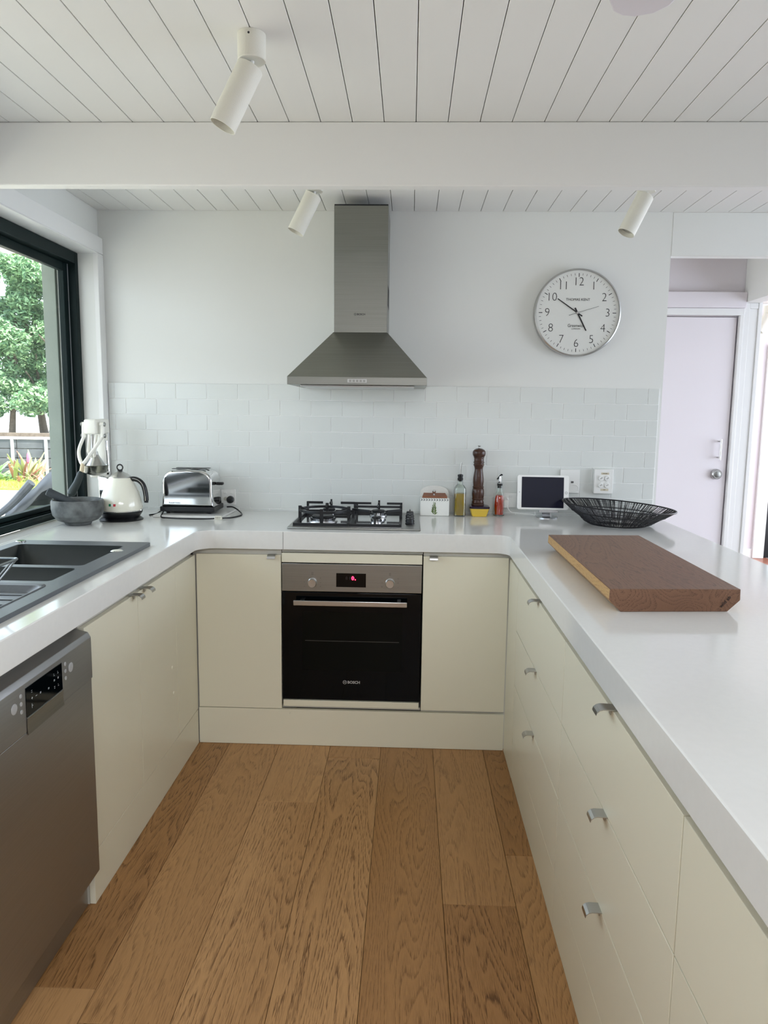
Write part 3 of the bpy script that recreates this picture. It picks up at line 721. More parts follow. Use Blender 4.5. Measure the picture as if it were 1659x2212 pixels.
def bar(bm, p, q, wd=.009, hg=.012):
    p, q = Vector(p), Vector(q); d = (q-p); u = Vector((-d.y, d.x, 0))
    if u.length < 1e-6: u = Vector((1, 0, 0)); wv = Vector((0, 1, 0))*hg/2
    else: wv = Vector((0, 0, hg/2))
    u.normalize(); u *= wd/2
    vs = [bm.verts.new(c+s1*u+s2*wv) for c in (p, q) for s1, s2 in ((-1, -1), (1, -1), (1, 1), (-1, 1))]
    for f in ((0, 1, 2, 3), (7, 6, 5, 4), (0, 4, 5, 1), (1, 5, 6, 2), (2, 6, 7, 3), (3, 7, 4, 0)): bm.faces.new([vs[i] for i in f])
def grate(name, x0, x1, y0, y1, label):
    g = bm_()
    z = g0+.006
    for p, q in (((x0, y0), (x1, y0)), ((x0, y1), (x1, y1)), ((x0, y0), (x0, y1)), ((x1, y0), (x1, y1))): bar(g, (*p, z), (*q, z))
    return g
xl0, xl1, y0, y1 = -.286, -.054, -.535, -.092
xc = (xl0+xl1)/2
g = grate('l', xl0, xl1, y0, y1, '')
for x, y in ((xl0, y1), (xl1, y1), (xc, y1)): bar(g, (x, y, g0), (x, y, GZ), .011, .010)
for p, q in (((xl0, y1, GZ-.005), (xl0+.075, y1, GZ-.005)), ((xl1, y1, GZ-.005), (xl1-.07, y1, GZ-.005)), ((xc, y1, GZ-.002), (xc, y1-.05, GZ-.002)), ((xc, y1, GZ-.01), (xc, y1, GZ+.012)), ((xl0, -.20, g0+.006), (xl1, -.20, g0+.006))):
    bar(g, p, q, .008, .011)
obj('pan_support', g, M['blackm'], t, label='black iron pan support on the left')
wk = bm_(); cxw, cyw, rw_ = -.172, -.372, .110
n = 48
for k in range(n):
    a, b = 2*PI*k/n, 2*PI*(k+1)/n; q = []
    for aa in (a, b):
        for r, z in ((rw_-.0035, GZ-.008), (rw_+.0035, GZ-.008), (rw_+.0035, GZ+.003), (rw_-.0035, GZ+.003)): q.append(wk.verts.new((cxw+r*math.cos(aa), cyw+r*math.sin(aa), z)))
    for u in range(4): wk.faces.new((q[u], q[(u+1) % 4], q[4+(u+1) % 4], q[4+u]))
bmesh.ops.remove_doubles(wk, verts=wk.verts, dist=1e-6)
for a in (0, PI/2, PI, 1.5*PI):
    ca, sa = math.cos(a), math.sin(a)
    bar(wk, (cxw+(rw_+.001)*ca, cyw+(rw_+.001)*sa, g0), (cxw+(rw_+.001)*ca, cyw+(rw_+.001)*sa, GZ+.014), .014, .009)
    prong = prism(wk, [(.0, .010), (.034, -.004), (.034, -.009), (0, -.006)], Matrix.Translation((cxw+(rw_)*ca, cyw+rw_*sa, GZ+.003)) @ Matrix.Rotation(a+PI, 4, 'Z') @ Matrix(((1, 0, 0, 0), (0, 0, 1, -.004), (0, 1, 0, 0), (0, 0, 0, 1))), .008)
obj('wok_ring', wk, M['blackm'], t, label='round black iron wok ring')
xr0, xr1 = -.044, .173; xc = (xr0+xr1)/2
g = grate('r', xr0, xr1, y0, y1, '')
for x, y in ((xr0, y1), (xr1, y1), (xr0, -.33), (xr1, -.33), (xr0, -.20), (xr1, -.20)): bar(g, (x, y, g0), (x, y, GZ), .011, .010)
bar(g, (xc, y0, g0), (xc, y0+.01, GZ-.012), .011, .009); bar(g, (xc, y1, g0), (xc, y1, GZ+.010), .010, .009)
for p, q in (((xr0, y1, GZ-.005), (xr0+.07, y1, GZ-.005)), ((xr1, y1, GZ-.005), (xr1-.07, y1, GZ-.005)), ((xr0, -.20, GZ-.008), (xr1, -.20, GZ-.008)), ((xr0, -.33, GZ-.005), (xr0+.075, -.36, GZ-.008)), ((xr1, -.33, GZ-.005), (xr1-.06, -.36, GZ-.008)),
             ((xc, y1, GZ-.002), (xc, y1-.05, GZ-.002)), ((xc, y0, GZ-.014), (xc, y0+.07, GZ-.008)), ((xc, -.20, GZ-.003), (xc, -.26, GZ-.003))):
    bar(g, p, q, .008, .010)
obj('pan_support', g, M['blackm'], t, label='black iron pan support on the right')
for y in (-.425, -.345, -.265, -.185):
    k = obj('control_knob', L([(.0205, HZ), (.0205, HZ+.004), (.018, HZ+.006), (.0165, HZ+.022), (.015, HZ+.024), (0, HZ+.024)], (.216, y, 0), 28), M['blackm'], t)
    kb = bm_(); box(kb, .2135, .2185, y-.016, y+.016, HZ+.0235, HZ+.033, .001); obj('knob_grip', kb, M['black'], k)

# ================================================================== ITEMS BY THE WALL
# salt box
t = thing('salt_box', 'white china salt box with wooden lid and herb print, right of the hob', 'salt box', (.336, -.06, CT))
sx0, sx1, sy0, sy1 = .2655, .4075, -.100, -.022
bx = bm_(); box(bx, sx0, sx1, sy0, sy1, CT+.0002, 1.037, .004)
obj('body', bx, M['china'], t)
arch = [(sx0, CT+.0005), (sx1, CT+.0005), (sx1, 1.052)]
for k in range(1, 16):
    a = PI*k/16; arch.append((.3365+.0705*math.cos(a)*(1 if True else 1), 1.052+.040*math.sin(a)**.75))
arch.append((sx0, 1.052))
obj('back_plate', prism(bm_(), arch, XZ(-.013), .0085, .0015), M['china'], t)
lid = bm_(); v = [(sx0+.010, -.086, 1.0375), (sx1-.010, -.086, 1.0375), (sx1-.018, -.026, 1.049), (sx0+.018, -.026, 1.049)]
va = [lid.verts.new(p) for p in v]; vb = [lid.verts.new((p[0], p[1], p[2]+.007)) for p in v]
lid.faces.new(va[::-1]); lid.faces.new(vb)
for k in range(4): lid.faces.new((va[k], va[(k+1) % 4], vb[(k+1) % 4], vb[k]))
ld = obj('lid', lid, M['lidwood'], t, label='brown wooden lid')
obj('knob', L([(.006, 0), (.004, .004), (.004, .010), (.008, .016), (.0095, .022), (.007, .028), (0, .030)], (.333, -.062, 1.0465), 20), M['chrome'], ld)
bd = bm_()
n = 11
for k in range(n):
    x = sx0+.008+(sx1-sx0-.016)*k/(n-1); z = 1.0295
    for s in (1, -1):
        q = [bd.verts.new((x+dx, sy0-.0003, z+s*dz)) for dx, dz in ((.004, 0), (-.001, .0045), (-.006, .0055), (-.002, .001))]
        bd.faces.new(q)
obj('leaf_border', bd, M['darkp'], t)
hp = bm_()
for k in range(26):
    f = k/25; z = .957+.057*f; s = (-1)**k; wdt = .018*(1-f*.75)*rng.uniform(.6, 1.1); ln = .012*(1-f*.4)
    x = .334+rng.uniform(-.002, .002)
    q = [hp.verts.new((x+a, sy0-.0003-.00005*k, z+b)) for a, b in ((0, 0), (s*wdt*.5, ln*.2), (s*wdt, ln), (s*wdt*.4, ln*.9))]
    hp.faces.new(q)
obj('herb_print', hp, M['leafp'], t)
# oil bottle (square)
t = thing('oil_bottle', 'square glass bottle of olive oil with black steel pourer', 'bottle', (.459, -.078, CT))
Q = lambda prof, m_, nm, sq, par=t: obj(nm, L([(r, z) for r, z in prof], (0, 0, 0), 32, square=sq), m_, par, world=False)
Q([(0, .0003), (.026, .0003), (.0285, .004), (.0285, .128), (.027, .139), (.021, .149), (.0135, .156), (.0125, .163), (.0125, .178), (.0105, .178), (.0105, .163), (.012, .155), (.019, .147), (.0245, .138), (.0257, .128), (.0257, .006), (.0, .006)], M['bottle'], 'glass_body', 5)
Q([(0, .0066), (.0250, .0066), (.0250, .112), (0, .112)], M['oil'], 'oil', 5)
Q([(.0106, .170), (.0136, .1785), (.0136, .186), (.0115, .188), (.0115, .193), (.0132, .195), (.0132, .203), (.004, .206), (0, .206)], M['black'], 'stopper', 0)
obj('spout', T_([(0, 0, .205), (.0005, 0, .232), (.003, 0, .256), (.004, 0, .262)], [.0036, .0034, .003, .0026], 10), M['chrome'], t, world=False)
# yellow dish with dark rim
t = thing('butter_dish', 'yellow glazed square dish with dark lid under the pepper mill', 'dish', (.5555, -.066, CT))
db = obj('dish', L([(0, .0003), (.034, .0003), (.037, .003), (.047, .038), (.048, .040), (0, .040)], (0, 0, 0), 40, square=6), M['yellow'], t, world=False)
obj('dark_lid', L([(0, .0402), (.0488, .0402), (.0495, .046), (.047, .050), (.036, .0525), (0, .0525)], (0, 0, 0), 40, square=6), M['eggplant'], t, world=False)
# pepper mill standing on it
t = thing('pepper_mill', 'tall turned dark walnut pepper mill standing on the yellow dish', 'pepper mill', (.548, -.066, CT+.0527))
P_ = [(0, .0), (.0300, .0), (.0312, .003), (.0312, .008), (.0285, .011), (.0300, .014), (.0290, .018), (.0272, .023), (.0268, .027), (.0290, .030), (.0292, .034), (.0280, .037), (.0290, .046), (.0300, .058), (.0296, .070), (.0275, .080), (.0255, .0845), (.0272, .088), (.0274, .092), (.0248, .0955), (.0254, .105), (.0264, .118), (.0255, .135), (.0232, .152), (.0208, .168), (.0200, .176), (.0206, .184), (.0235, .193), (.0258, .1965), (.0262, .200), (.0240, .203), (.0240, .206), (.0262, .209), (.0262, .213), (.0238, .216)]
obj('body', L(P_+[(0, .216)], (0, 0, 0), 40), M['walnut'], t, world=False)
obj('head', L([(0, .2162), (.0236, .2162), (.0240, .222), (.0236, .230), (.0252, .233), (.0256, .237), (.0275, .240), (.0308, .247), (.0320, .255), (.0308, .264), (.0260, .271), (.0170, .2765), (.008, .279), (0, .279)], (0, 0, 0), 40), M['walnut'], t, world=False)
obj('cap_nut', L([(.005, .279), (.003, .283), (.003, .286), (.0075, .290), (.0065, .2925), (0, .2925)], (0, 0, 0), 20), M['satin'], t, world=False)
# red bottle
t = thing('vinegar_bottle', 'round glass bottle of red oil with flip pourer between mill and tablet', 'bottle', (.655, -.052, CT))
obj('glass_body', L([(0, .0003), (.024, .0003), (.0258, .004), (.0240, .016), (.0258, .030), (.0262, .060), (.025, .088), (.021, .104), (.0145, .122), (.0128, .135), (.0128, .150), (.0108, .150), (.0108, .135), (.0125, .121), (.0185, .103), (.0225, .087), (.0236, .060), (.0232, .030), (.0215, .016), (.022, .007), (0, .007)], (0, 0, 0), 36), M['bottle'], t, world=False)
obj('vinegar', L([(0, .0076), (.0212, .0076), (.0208, .016), (.0224, .030), (.0229, .060), (.0217, .087), (.0178, .1025), (0, .1025)], (0, 0, 0), 36), M['vinegar'], t, world=False)
obj('stopper', L([(.0107, .138), (.0107, .150), (.0135, .1505), (.0135, .158), (.009, .160), (0, .160)], (0, 0, 0), 24), M['black'], t, world=False)
obj('pourer', L([(.016, .1602), (.0165, .1635), (.010, .167), (.0062, .170), (.0058, .190), (.0045, .196), (0, .196)], (0, 0, 0), 24), M['chrome'], t, world=False)
obj('flip_lever', T_(smooth_path([(-.014, 0, .181), (-.009, 0, .186), (.0, 0, .198), (.007, 0, .204), (.011, 0, .200)], 4), .0035, 8), M['black'], t, world=False)
# tablet on its stand
t = thing('tablet', 'white tablet computer with dark screen propped in landscape on a stand', 'tablet', (.857, -.105, 1.075))
tl = Matrix.Rotation(-.16, 4, 'X')
def tilt(bm): bmesh.ops.transform(bm, verts=bm.verts, matrix=Matrix.Rotation(-.05, 4, 'Z') @ tl); return bm
tw, thh = .1225, .083
case = prism(bm_(), rrect(-tw, tw, -thh, thh, .009), XZ(.004), .0075, .0015)
obj('case', tilt(case), M['white'], t, world=False)
sc = prism(bm_(), rrect(-.1020, .0985, -.0745, .0740, .0005), XZ(-.0036), .0006); obj('screen', tilt(sc), M['screen'], t, world=False)
hb = bm_(); tube(hb, [(.1105+.0055*math.cos(2*PI*k/20), -.0038, .0055*math.sin(2*PI*k/20)) for k in range(20)], .0006, 5, True); obj('home_button', tilt(hb), M['inkgrey'], t, world=False)
cb = L([(.0016, 0), (.0016, .0004), (0, .0004)], (-.112, -.0035, 0), 10, 'Y'); obj('camera_dot', tilt(cb), M['ink'], t, world=False)
t = thing('tablet_stand', 'silver metal tablet stand with round foot beneath the tablet', 'stand', (.885, -.085, CT))
obj('foot', L([(0, .0003), (.052, .0003), (.052, .004), (.05, .005), (0, .005)], (0, 0, 0), 40), M['alu'], t, world=False)
sb = bm_()
pr = [(-.0, .005), (.018, .02), (.026, .05), (.032, .085)]
for (ya, za), (yb, zb2) in zip(pr, pr[1:]):
    q = [(ya, za), (yb, zb2), (yb+.003, zb2), (ya+.003, za)]
    vs = [[sb.verts.new((x, p[0], p[1])) for p in q] for x in (-.022, .022)]
    for k in range(4): sb.faces.new((vs[0][k], vs[0][(k+1) % 4], vs[1][(k+1) % 4], vs[1][k]))
    sb.faces.new(vs[0]); sb.faces.new(vs[1][::-1])
obj('arm', sb, M['alu'], t, world=False)
ldg = bm_(); box(ldg, -.045, .045, -.037, -.006, .030, .0335, .001); box(ldg, -.045, .045, -.039, -.036, .030, .042, .001); box(ldg, -.02, .02, -.008, .022, .030, .0335)
obj('ledge', ldg, M['alu'], t, world=False)
# power outlets
def plate(name, label, x0, x1, z0, z1, dep=.009, grp=None):
    t = thing(name, label, 'outlet', ((x0+x1)/2, -.009, (z0+z1)/2))
    obj('plate', B(x0, x1, -.009-dep, -.0088, z0, z1, .002), M['white'], t); return t
t = plate('power_outlet', 'white wall power outlet behind the toaster', -.735, -.662, .978, 1.056)
for x in (-.712, -.680): obj('switch', B(x-.007, x+.007, -.0212, -.0181, 1.034, 1.043, .001), M['white'], t)
for x in (-.712, -.680):
    obj('socket', L([(.010, 0), (.010, .0008), (0, .0008)], (x, -.018, 1.008), 20, 'Y'), M['carc'], t)
t = plate('power_outlet', 'white wall power outlet low behind the red bottle and charger', .634, .744, .988, 1.060)
for x in (.665, .715): obj('switch', B(x-.007, x+.007, -.0212, -.0181, 1.040, 1.049, .001), M['white'], t)
t = plate('data_outlet', 'white wall data plate behind the tablet', .954, 1.050, 1.064, 1.181)
hrt = bm_(); box(hrt, 1.008, 1.021, -.0192, -.018, 1.114, 1.124, .0005); obj('data_port', hrt, M['inkgrey'], t)
obj('lower_module', B(.985, 1.045, -.024, -.018, 1.066, 1.074, .001), M['white'], t)
obj('cable', T_(smooth_path([(1.015, -.022, 1.108), (1.035, -.03, 1.104), (1.042, -.03, 1.09), (1.03, -.03, 1.076), (.985, -.033, 1.072), (.972, -.06, 1.07)], 6), .0018, 6), M['white'], t)
t = plate('power_outlet', 'white four-socket wall power outlet with plug covers right of the tablet', 1.117, 1.209, 1.066, 1.186, .026)
for x in (1.150, 1.180):
    for z in (1.108, 1.142):
        pc = obj('plug_cover', L([(.0135, 0), (.0135, .004), (.012, .0065), (0, .0065)], (x, -.035, z), 24, 'Y'), M['white'], t)
        text('print', 'AUZ', .006, M['inkgrey'], pc, (x, -.0418, z), rz=.6)
for z in (1.085, 1.165):
    lb = obj('sticker', B(1.150, 1.188, -.0356, -.0349, z-.005, z+.005), M['beige'], t)
    text('print', 'POWER' if z > 1.1 else 'OFF', .006, M['ink'], lb, (1.169, -.0358, z))
t = thing('charger', 'white plug-in charger with cable beside the red bottle', 'charger', (.690, -.03, 1.02))
obj('plug_body', B(.672, .703, -.052, -.0182, .989, 1.030, .004), M['white'], t)
obj('plug_head', L([(.021, 0), (.021, .006), (.016, .010), (0, .010)], (.684, -.0182, 1.026), 24, 'Y'), M['white'], t)
obj('cable', T_(smooth_path([(.69, -.053, 1.006), (.70, -.068, .985), (.72, -.075, .970), (.80, -.09, .966), (.818, -.135, .968), (.815, -.142, .985)], 6), .0018, 6), M['white'], t)

# wire bowl
t = thing('wire_bowl', 'wide shallow black wire mesh bowl on the right worktop by the wall', 'bowl', (1.174, -.272, CT))
def bowl_pt(f, a):
    prof = [(0, .004), (.13, .003), (.150, .010), (.172, .030), (.205, .050), (.226, .066), (.252, .086)]
    s = f*(len(prof)-1); i = min(int(s), len(prof)-2); u = s-i
    r = prof[i][0]*(1-u)+prof[i+1][0]*u; z = prof[i][1]*(1-u)+prof[i+1][1]*u
    lift = -.030*(z/.086)*math.cos(a)
    return Vector((r*math.cos(a), r*math.sin(a), z+lift*.55+.0008))
def ringp(f, rad, nm='ring'):
    obj(nm, T_([bowl_pt(f, 2*PI*k/56) for k in range(56)], rad, 6, True), M['basket'], t, world=False)
ringp(1, .0034, 'rim'); ringp(4.15/6, .0026); ringp(2.6/6, .0024); ringp(1/6, .0026, 'base_ring')
wm = bm_()
for k in range(620):
    a = 2*PI*k/620+rng.uniform(-.006, .006); b = a+rng.uniform(-.05, .05)
    pts = [bowl_pt(f, a+(b-a)*f) for f in (.16, .35, .5, .68, .83, 1)]
    tube(wm, pts, .00085, 3, caps=False)
for k in range(36):
    a = 2*PI*k/36; tube(wm, [bowl_pt(f, a) for f in (.0, .08, .16)], .0009, 3, caps=False)
for f in (.30, .37, .5, .58, .76, .84, .92): tube(wm, [bowl_pt(f, 2*PI*k/40) for k in range(40)], .0006, 3, True)
o = obj('wire_mesh', wm, M['basket'], t, world=False, smooth=0); o['kind'] = 'stuff'
for k in range(10):
    a = 2*PI*k/10+.2; obj('rib', T_([bowl_pt(f, a) for f in (.16, .3, .43, .55, .7, .85, 1)], .0019, 6), M['basket'], t, world=False)

# chopping board (solid timber with bevelled underside)
t = thing('chopping_board', 'thick dark timber chopping board with pale bark edge on right worktop', 'chopping board', (.9, -1.37, CT))
zt2, zm, zb2 = CT+.060, CT+.031, CT+.0003
T0 = [(.728, -1.808), (1.069, -1.783), (1.064, -.944), (.727, -.967)]
inset = .030
def ins(p, k):
    cx, cy_ = .897, -1.375; s = (-1 if p[0] > cx else 1, -1 if p[1] > cy_ else 1); return (p[0]+s[0]*k, p[1])
sl = bm_()
A = [sl.verts.new((*p, zt2)) for p in T0]; Bv = [sl.verts.new((*ins(p, -.001), zm)) for p in T0]; Cv = [sl.verts.new((*ins(p, inset), zb2)) for p in T0]
sl.faces.new(A); sl.faces.new(Cv[::-1]); fs = []
for k in range(4):
    k2 = (k+1) % 4
    for u, v in ((A, Bv), (Bv, Cv)):
        f = sl.faces.new((u[k], u[k2], v[k2], v[k])); fs.append((k, f))
for k, f in fs: f.material_index = 1 if k in (1, 3) else 0
bmesh.ops.bevel(sl, geom=sl.edges[:], offset=.0016, segments=2, profile=.5, affect='EDGES')
obj('slab', sl, [M['board'], M['boardedge']], t)
text('burnt_lettering', 'wild ab', .013, M['ink'], t, (1.030, -1.7868, CT+.027), rz=.9)

# ================================================================== LEFT WORKTOP ITEMS
# mortar and pestle
t = thing('mortar', 'grey stone mortar bowl on the sill end of the left worktop', 'mortar', (-1.228, -.545, CT))
obj('bowl', L([(0, .0004), (.050, .0004), (.054, .004), (.056, .011), (.084, .022), (.1025, .044), (.1075, .070), (.1078, .098), (.105, .108), (.100, .110), (.096, .107), (.092, .098), (.085, .070), (.062, .040), (0, .030)], (0, 0, 0), 56), M['stoneg'], t, world=False)
t = thing('pestle', 'dark grey stone pestle leaning in the mortar', 'pestle', (-1.228, -.545, CT+.05))
pa, pb = Vector((-1.345, -.575, 1.096)), Vector((-1.195, -.535, 1.012)); d = (pb-pa)
pts = [pa+d*f for f in (0, .02, .3, .6, .9, 1.0)]
obj('shaft', T_(pts, [.014, .0175, .018, .019, .022, .018], 20), M['stoned'], t)
# kettle
t = thing('kettle', 'cream enamel electric kettle with black handle and chrome spout', 'kettle', (-1.100, -.385, CT))
kb = obj('power_base', L([(0, .0004), (.094, .0004), (.096, .004), (.088, .010), (.080, .014), (0, .014)], (0, 0, 0), 48), M['black'], t, world=False)
obj('plastic_band', L([(0, .0145), (.080, .0145), (.084, .022), (.092, .034), (.0935, .043), (0, .043)], (0, 0, 0), 48), M['black'], t, world=False)
obj('chrome_trim', L([(.0937, .0432), (.0945, .045), (.0937, .0468), (0, .0468)], (0, 0, 0), 48), M['chrome'], t, world=False)
obj('body', L([(0, .047), (.0930, .047), (.0945, .056), (.0935, .072), (.089, .095), (.080, .125), (.068, .155), (.057, .178), (.051, .190), (.0485, .193), (0, .193)], (0, 0, 0), 56), M['cream'], t, world=False)
ld = obj('lid', L([(0, .1932), (.0490, .1932), (.0495, .197), (.046, .200), (.030, .211), (.013, .219), (.009, .222), (0, .222)], (0, 0, 0), 48), M['satin'], t, world=False)
lr = bm_(); tube(lr, [(.013*math.cos(2*PI*k/24), 0, .238+.013*math.sin(2*PI*k/24)) for k in range(24)], .0032, 8, True); lathe(lr, [(.011, .2215), (.011, .225), (.006, .227), (0, .227)], n=20)
obj('lid_ring', lr, M['black'], ld, world=False)
obj('spout', prism(bm_(), [(-.046, .188), (-.064, .188), (-.082, .197), (-.099, .198), (-.098, .188), (-.089, .172), (-.087, .150), (-.091, .120), (-.094, .098), (-.080, .092), (-.060, .150)], Matrix(((1, 0, 0, 0), (0, 0, 1, -.014), (0, 1, 0, 0), (0, 0, 0, 1))), .028, .003), M['chrome'], t, world=False)
hp = smooth_path([(.044, 0, .184), (.062, 0, .187), (.085, 0, .180), (.103, 0, .162), (.112, 0, .135), (.116, 0, .105), (.116, 0, .080)], 6)
hd = obj('handle', T_(hp, [.009]*4+[.0112]*(len(hp)-7)+[.0095]*3, 12), M['black'], t, world=False)
obj('handle_strip', T_([p+Vector((0, -.0105, .003)) for p in hp[5:-2]], .0018, 6), M['chrome'], hd, world=False)
bg = thing  # badge parts sit on the curved front
for k, (m_, dx) in enumerate((('green', -.010), ('white', 0), ('red', .010))):
    a = -PI/2+(dx-.004)/.0925+.0
    c = Vector((.0925*math.cos(a), .0925*math.sin(a), .0765))
    bb = bm_(); box(bb, -.0056, .0056, -.0014, .0014, -.0055, .0055, .0008)
    bmesh.ops.transform(bb, verts=bb.verts, matrix=Matrix.Translation(c) @ Matrix.Rotation(a+PI/2, 4, 'Z') @ Matrix.Rotation(-.17, 4, 'X')); obj('badge_stripe', bb, M[m_], t, world=False)
# toaster board + toaster
t = thing('serving_board', 'thin white rectangular board under the toaster', 'board', (-.82, -.17, CT))
obj('slab', B(-.985, -.655, -.305, -.030, CT+.0003, CT+.011, .002), M['stone'], t)
TZ = CT+.0112
t = thing('toaster', 'chrome two-slice toaster with black base on the white board', 'toaster', (-.838, -.165, TZ))
for x in (-.10, .10):
    for y in (-.06, .06): obj('foot', L([(.008, 0), (.009, .010), (0, .010)], (x, y, 0), 14), M['black'], t, world=False)
obj('base', B(-.130, .130, -.088, .088, .0095, .034, .004), M['black'], t, world=False)
def shell(x, z, n=10):
    o = [(-x, .0345)]
    o += [(-x+.006, .10)]
    for k in range(n+1):
        a = PI-PI/2*k/n; o.append((-x+.062+.056*math.cos(a), z-.055+.055*math.sin(a)))
    o += [(0, z+.004)]
    for k in range(n+1):
        a = PI/2-PI/2*k/n; o.append((x-.062+.056*math.cos(a), z-.055+.055*math.sin(a)))
    o += [(x-.006, .10), (x, .0345)]
    return o
bdy = prism(bm_(), shell(.124, .206), Matrix(((1, 0, 0, 0), (0, 0, 1, -.082), (0, 1, 0, 0), (0, 0, 0, 1))), .164)
es = [e for e in bdy.edges if len({round(v.co.y, 4) for v in e.verts}) == 1 and e.calc_face_angle(0) > 1]
bmesh.ops.bevel(bdy, geom=es, offset=.012, segments=5, profile=.5, affect='EDGES')
so = obj('shell', bdy, M['chrome'], t, world=False, smooth=35); so.modifiers.new('weighted', 'WEIGHTED_NORMAL').keep_sharp = True
for y in (-.032, .032): obj('bread_slot', B(-.082, .082, y-.013, y+.013, .2085, .2112, .001), M['black'], t, world=False)
obj('lever', B(.118, .154, -.014, .014, .132, .146, .005), M['black'], t, world=False, label='black lever on the right end')
obj('browning_knob', L([(.012, 0), (.012, .014), (.010, .016), (0, .016)], (.120, 0, .062), 20, 'X'), M['black'], t, world=False)
obj('side_knob', L([(.006, 0), (.006, .012), (0, .013)], (-.120, -.03, .140), 14, mtx=Matrix.Rotation(-PI/2, 4, 'Y')), M['black'], t, world=False)
text('lettering', 'Russell Hobbs', .0095, M['ink'], t, (-.060-.838, -.165-.0826, TZ+.052)); 
cz = CT+.0035
cord = smooth_path([(-.945, -.252, TZ+.020), (-.948, -.275, TZ+.006), (-.940, -.318, cz+.001), (-.90, -.335, cz), (-.82, -.350, cz), (-.73, -.347, cz), (-.668, -.335, cz+.002), (-.615, -.285, cz), (-.592, -.20, cz), (-.62, -.11, cz+.004), (-.66, -.075, cz+.020), (-.695, -.062, TZ+.012)], 8)
obj('cord', T_(cord, .0034, 8), M['black'], t)
obj('cord', T_(smooth_path([(-1.02, -.25, cz), (-1.0, -.21, cz), (-.985, -.19, cz+.011), (-.955, -.185, TZ+.015)], 6), .0034, 8), M['black'], t)
tg = prism(bm_(), [(-.685, cz-.003), (-.648, cz-.003), (-.652, cz+.014), (-.681, cz+.014)], XZ(-.334), .012, .0015); tgo = obj('cord_tag', tg, M['tagm'], t, label='pale paper tag round the cord')
for k in range(5): obj('print', B(-.678+k*.005, -.6765+k*.005, -.3465, -.346, cz+.001, cz+.010), M['ink'], tgo)
pg = bm_(); lathe(pg, [(.017, 0), (.0185, .006), (.0175, .022), (.012, .030), (0, .031)], (-.685, -.0205, 1.006), 28, 'Y')
obj('plug', pg, M['black'], t, label='round black plug in the wall outlet')

# citrus press
jx, jy = -1.270, -.235
t = thing('citrus_press', 'white cast lever citrus press in the corner by the window', 'citrus press', (jx, jy, CT))
obj('base', B(jx-.085, jx+.085, jy-.10, jy+.10, CT+.0004, CT+.022, .01, 3), M['enamel'], t)
pb_ = bm_(); box(pb_, jx-.022, jx+.022, jy+.055, jy+.095, CT+.02, 1.335, .008, 3); obj('post', pb_, M['enamel'], t)
obj('cup_bracket', B(jx-.022, jx+.022, jy-.03, jy+.09, 1.128, 1.150, .006), M['enamel'], t)
obj('cup', L([(.020, 1.140), (.050, 1.152), (.054, 1.158), (.062, 1.186), (.064, 1.188), (.060, 1.188), (.051, 1.162), (.02, 1.158), (0, 1.158)], (jx, jy-.02, 0), 44), M['cupm'], t)
obj('pressing_cone', L([(.0, 1.252), (.010, 1.252), (.013, 1.236), (.032, 1.205), (.044, 1.186), (.046, 1.180), (0, 1.178)], (jx+.005, jy-.02, 0), 36), M['satin'], t)
obj('press_rod', T_([(jx-.004, jy-.02, 1.25), (jx-.004, jy-.02, 1.37)], .008, 12), M['chrome'], t)
obj('guide_rod', T_([(jx+.048, jy+.02, 1.155), (jx+.044, jy+.02, 1.30)], .0055, 12), M['chrome'], t)
obj('head', B(jx-.030, jx+.028, jy-.06, jy+.10, 1.332, 1.402, .010, 3), M['enamel'], t)
lk = bm_()
for s in (-1, 1):
    x = jx+.004+s*.044; tube(lk, [(x, jy-.03, 1.378), (x, jy-.035, 1.318)], .010, 10)
    tube(lk, [(x-s*.012, jy-.03, 1.378), (x+s*.008, jy-.03, 1.378)], .0105, 14)
obj('link_arm', lk, M['enamel'], t)
for s in (-1, 1):
    for z in (1.378, 1.325):
        x = jx+.004+s*.052
        obj('bolt', L([(.0105, 0), (.0105, .004), (.007, .006), (0, .006)], (x, jy-.032, z), 16, mtx=Matrix.Rotation(s*PI/2, 4, 'Y')), M['steel'], t)
for nm, xs in (('lever_arm', ((-.040, 1.325, -.03), (-.052, 1.27, -.06), (-.047, 1.235, -.08), (-.030, 1.205, -.10), (-.020, 1.196, -.105))), ('lever_arm', ((.048, 1.325, -.03), (.030, 1.285, -.055), (.008, 1.245, -.075), (-.010, 1.210, -.10), (-.020, 1.196, -.105)))):
    obj(nm, T_(smooth_path([(jx+x, jy+dy, z) for x, z, dy in xs], 5), .0078, 10), M['enamel'], t)
for s in (-1, 1):
    obj('toggle_link', T_([(jx+s*.016, jy-.03, 1.33), (jx+s*.014-.006, jy-.04, 1.25), (jx+.004*s, jy-.03, 1.215)], .0075, 10), M['enamel'], t)
obj('lever_neck', T_([(jx-.020, jy-.105, 1.20), (jx-.025, jy-.112, 1.158)], [.0085, .0095], 12), M['neck'], t, label='beige lower end of the lever')
gp = [(jx-.025, jy-.112, 1.160), (jx-.027, jy-.115, 1.155), (jx-.040, jy-.13, 1.11), (jx-.055, jy-.145, 1.075), (jx-.060, jy-.15, 1.060), (jx-.061, jy-.152, 1.054)]
obj('grip', T_(gp, [.012, .0145, .0165, .0195, .017, .006], 16), M['rubber'], t, label='dark green rubber grip')

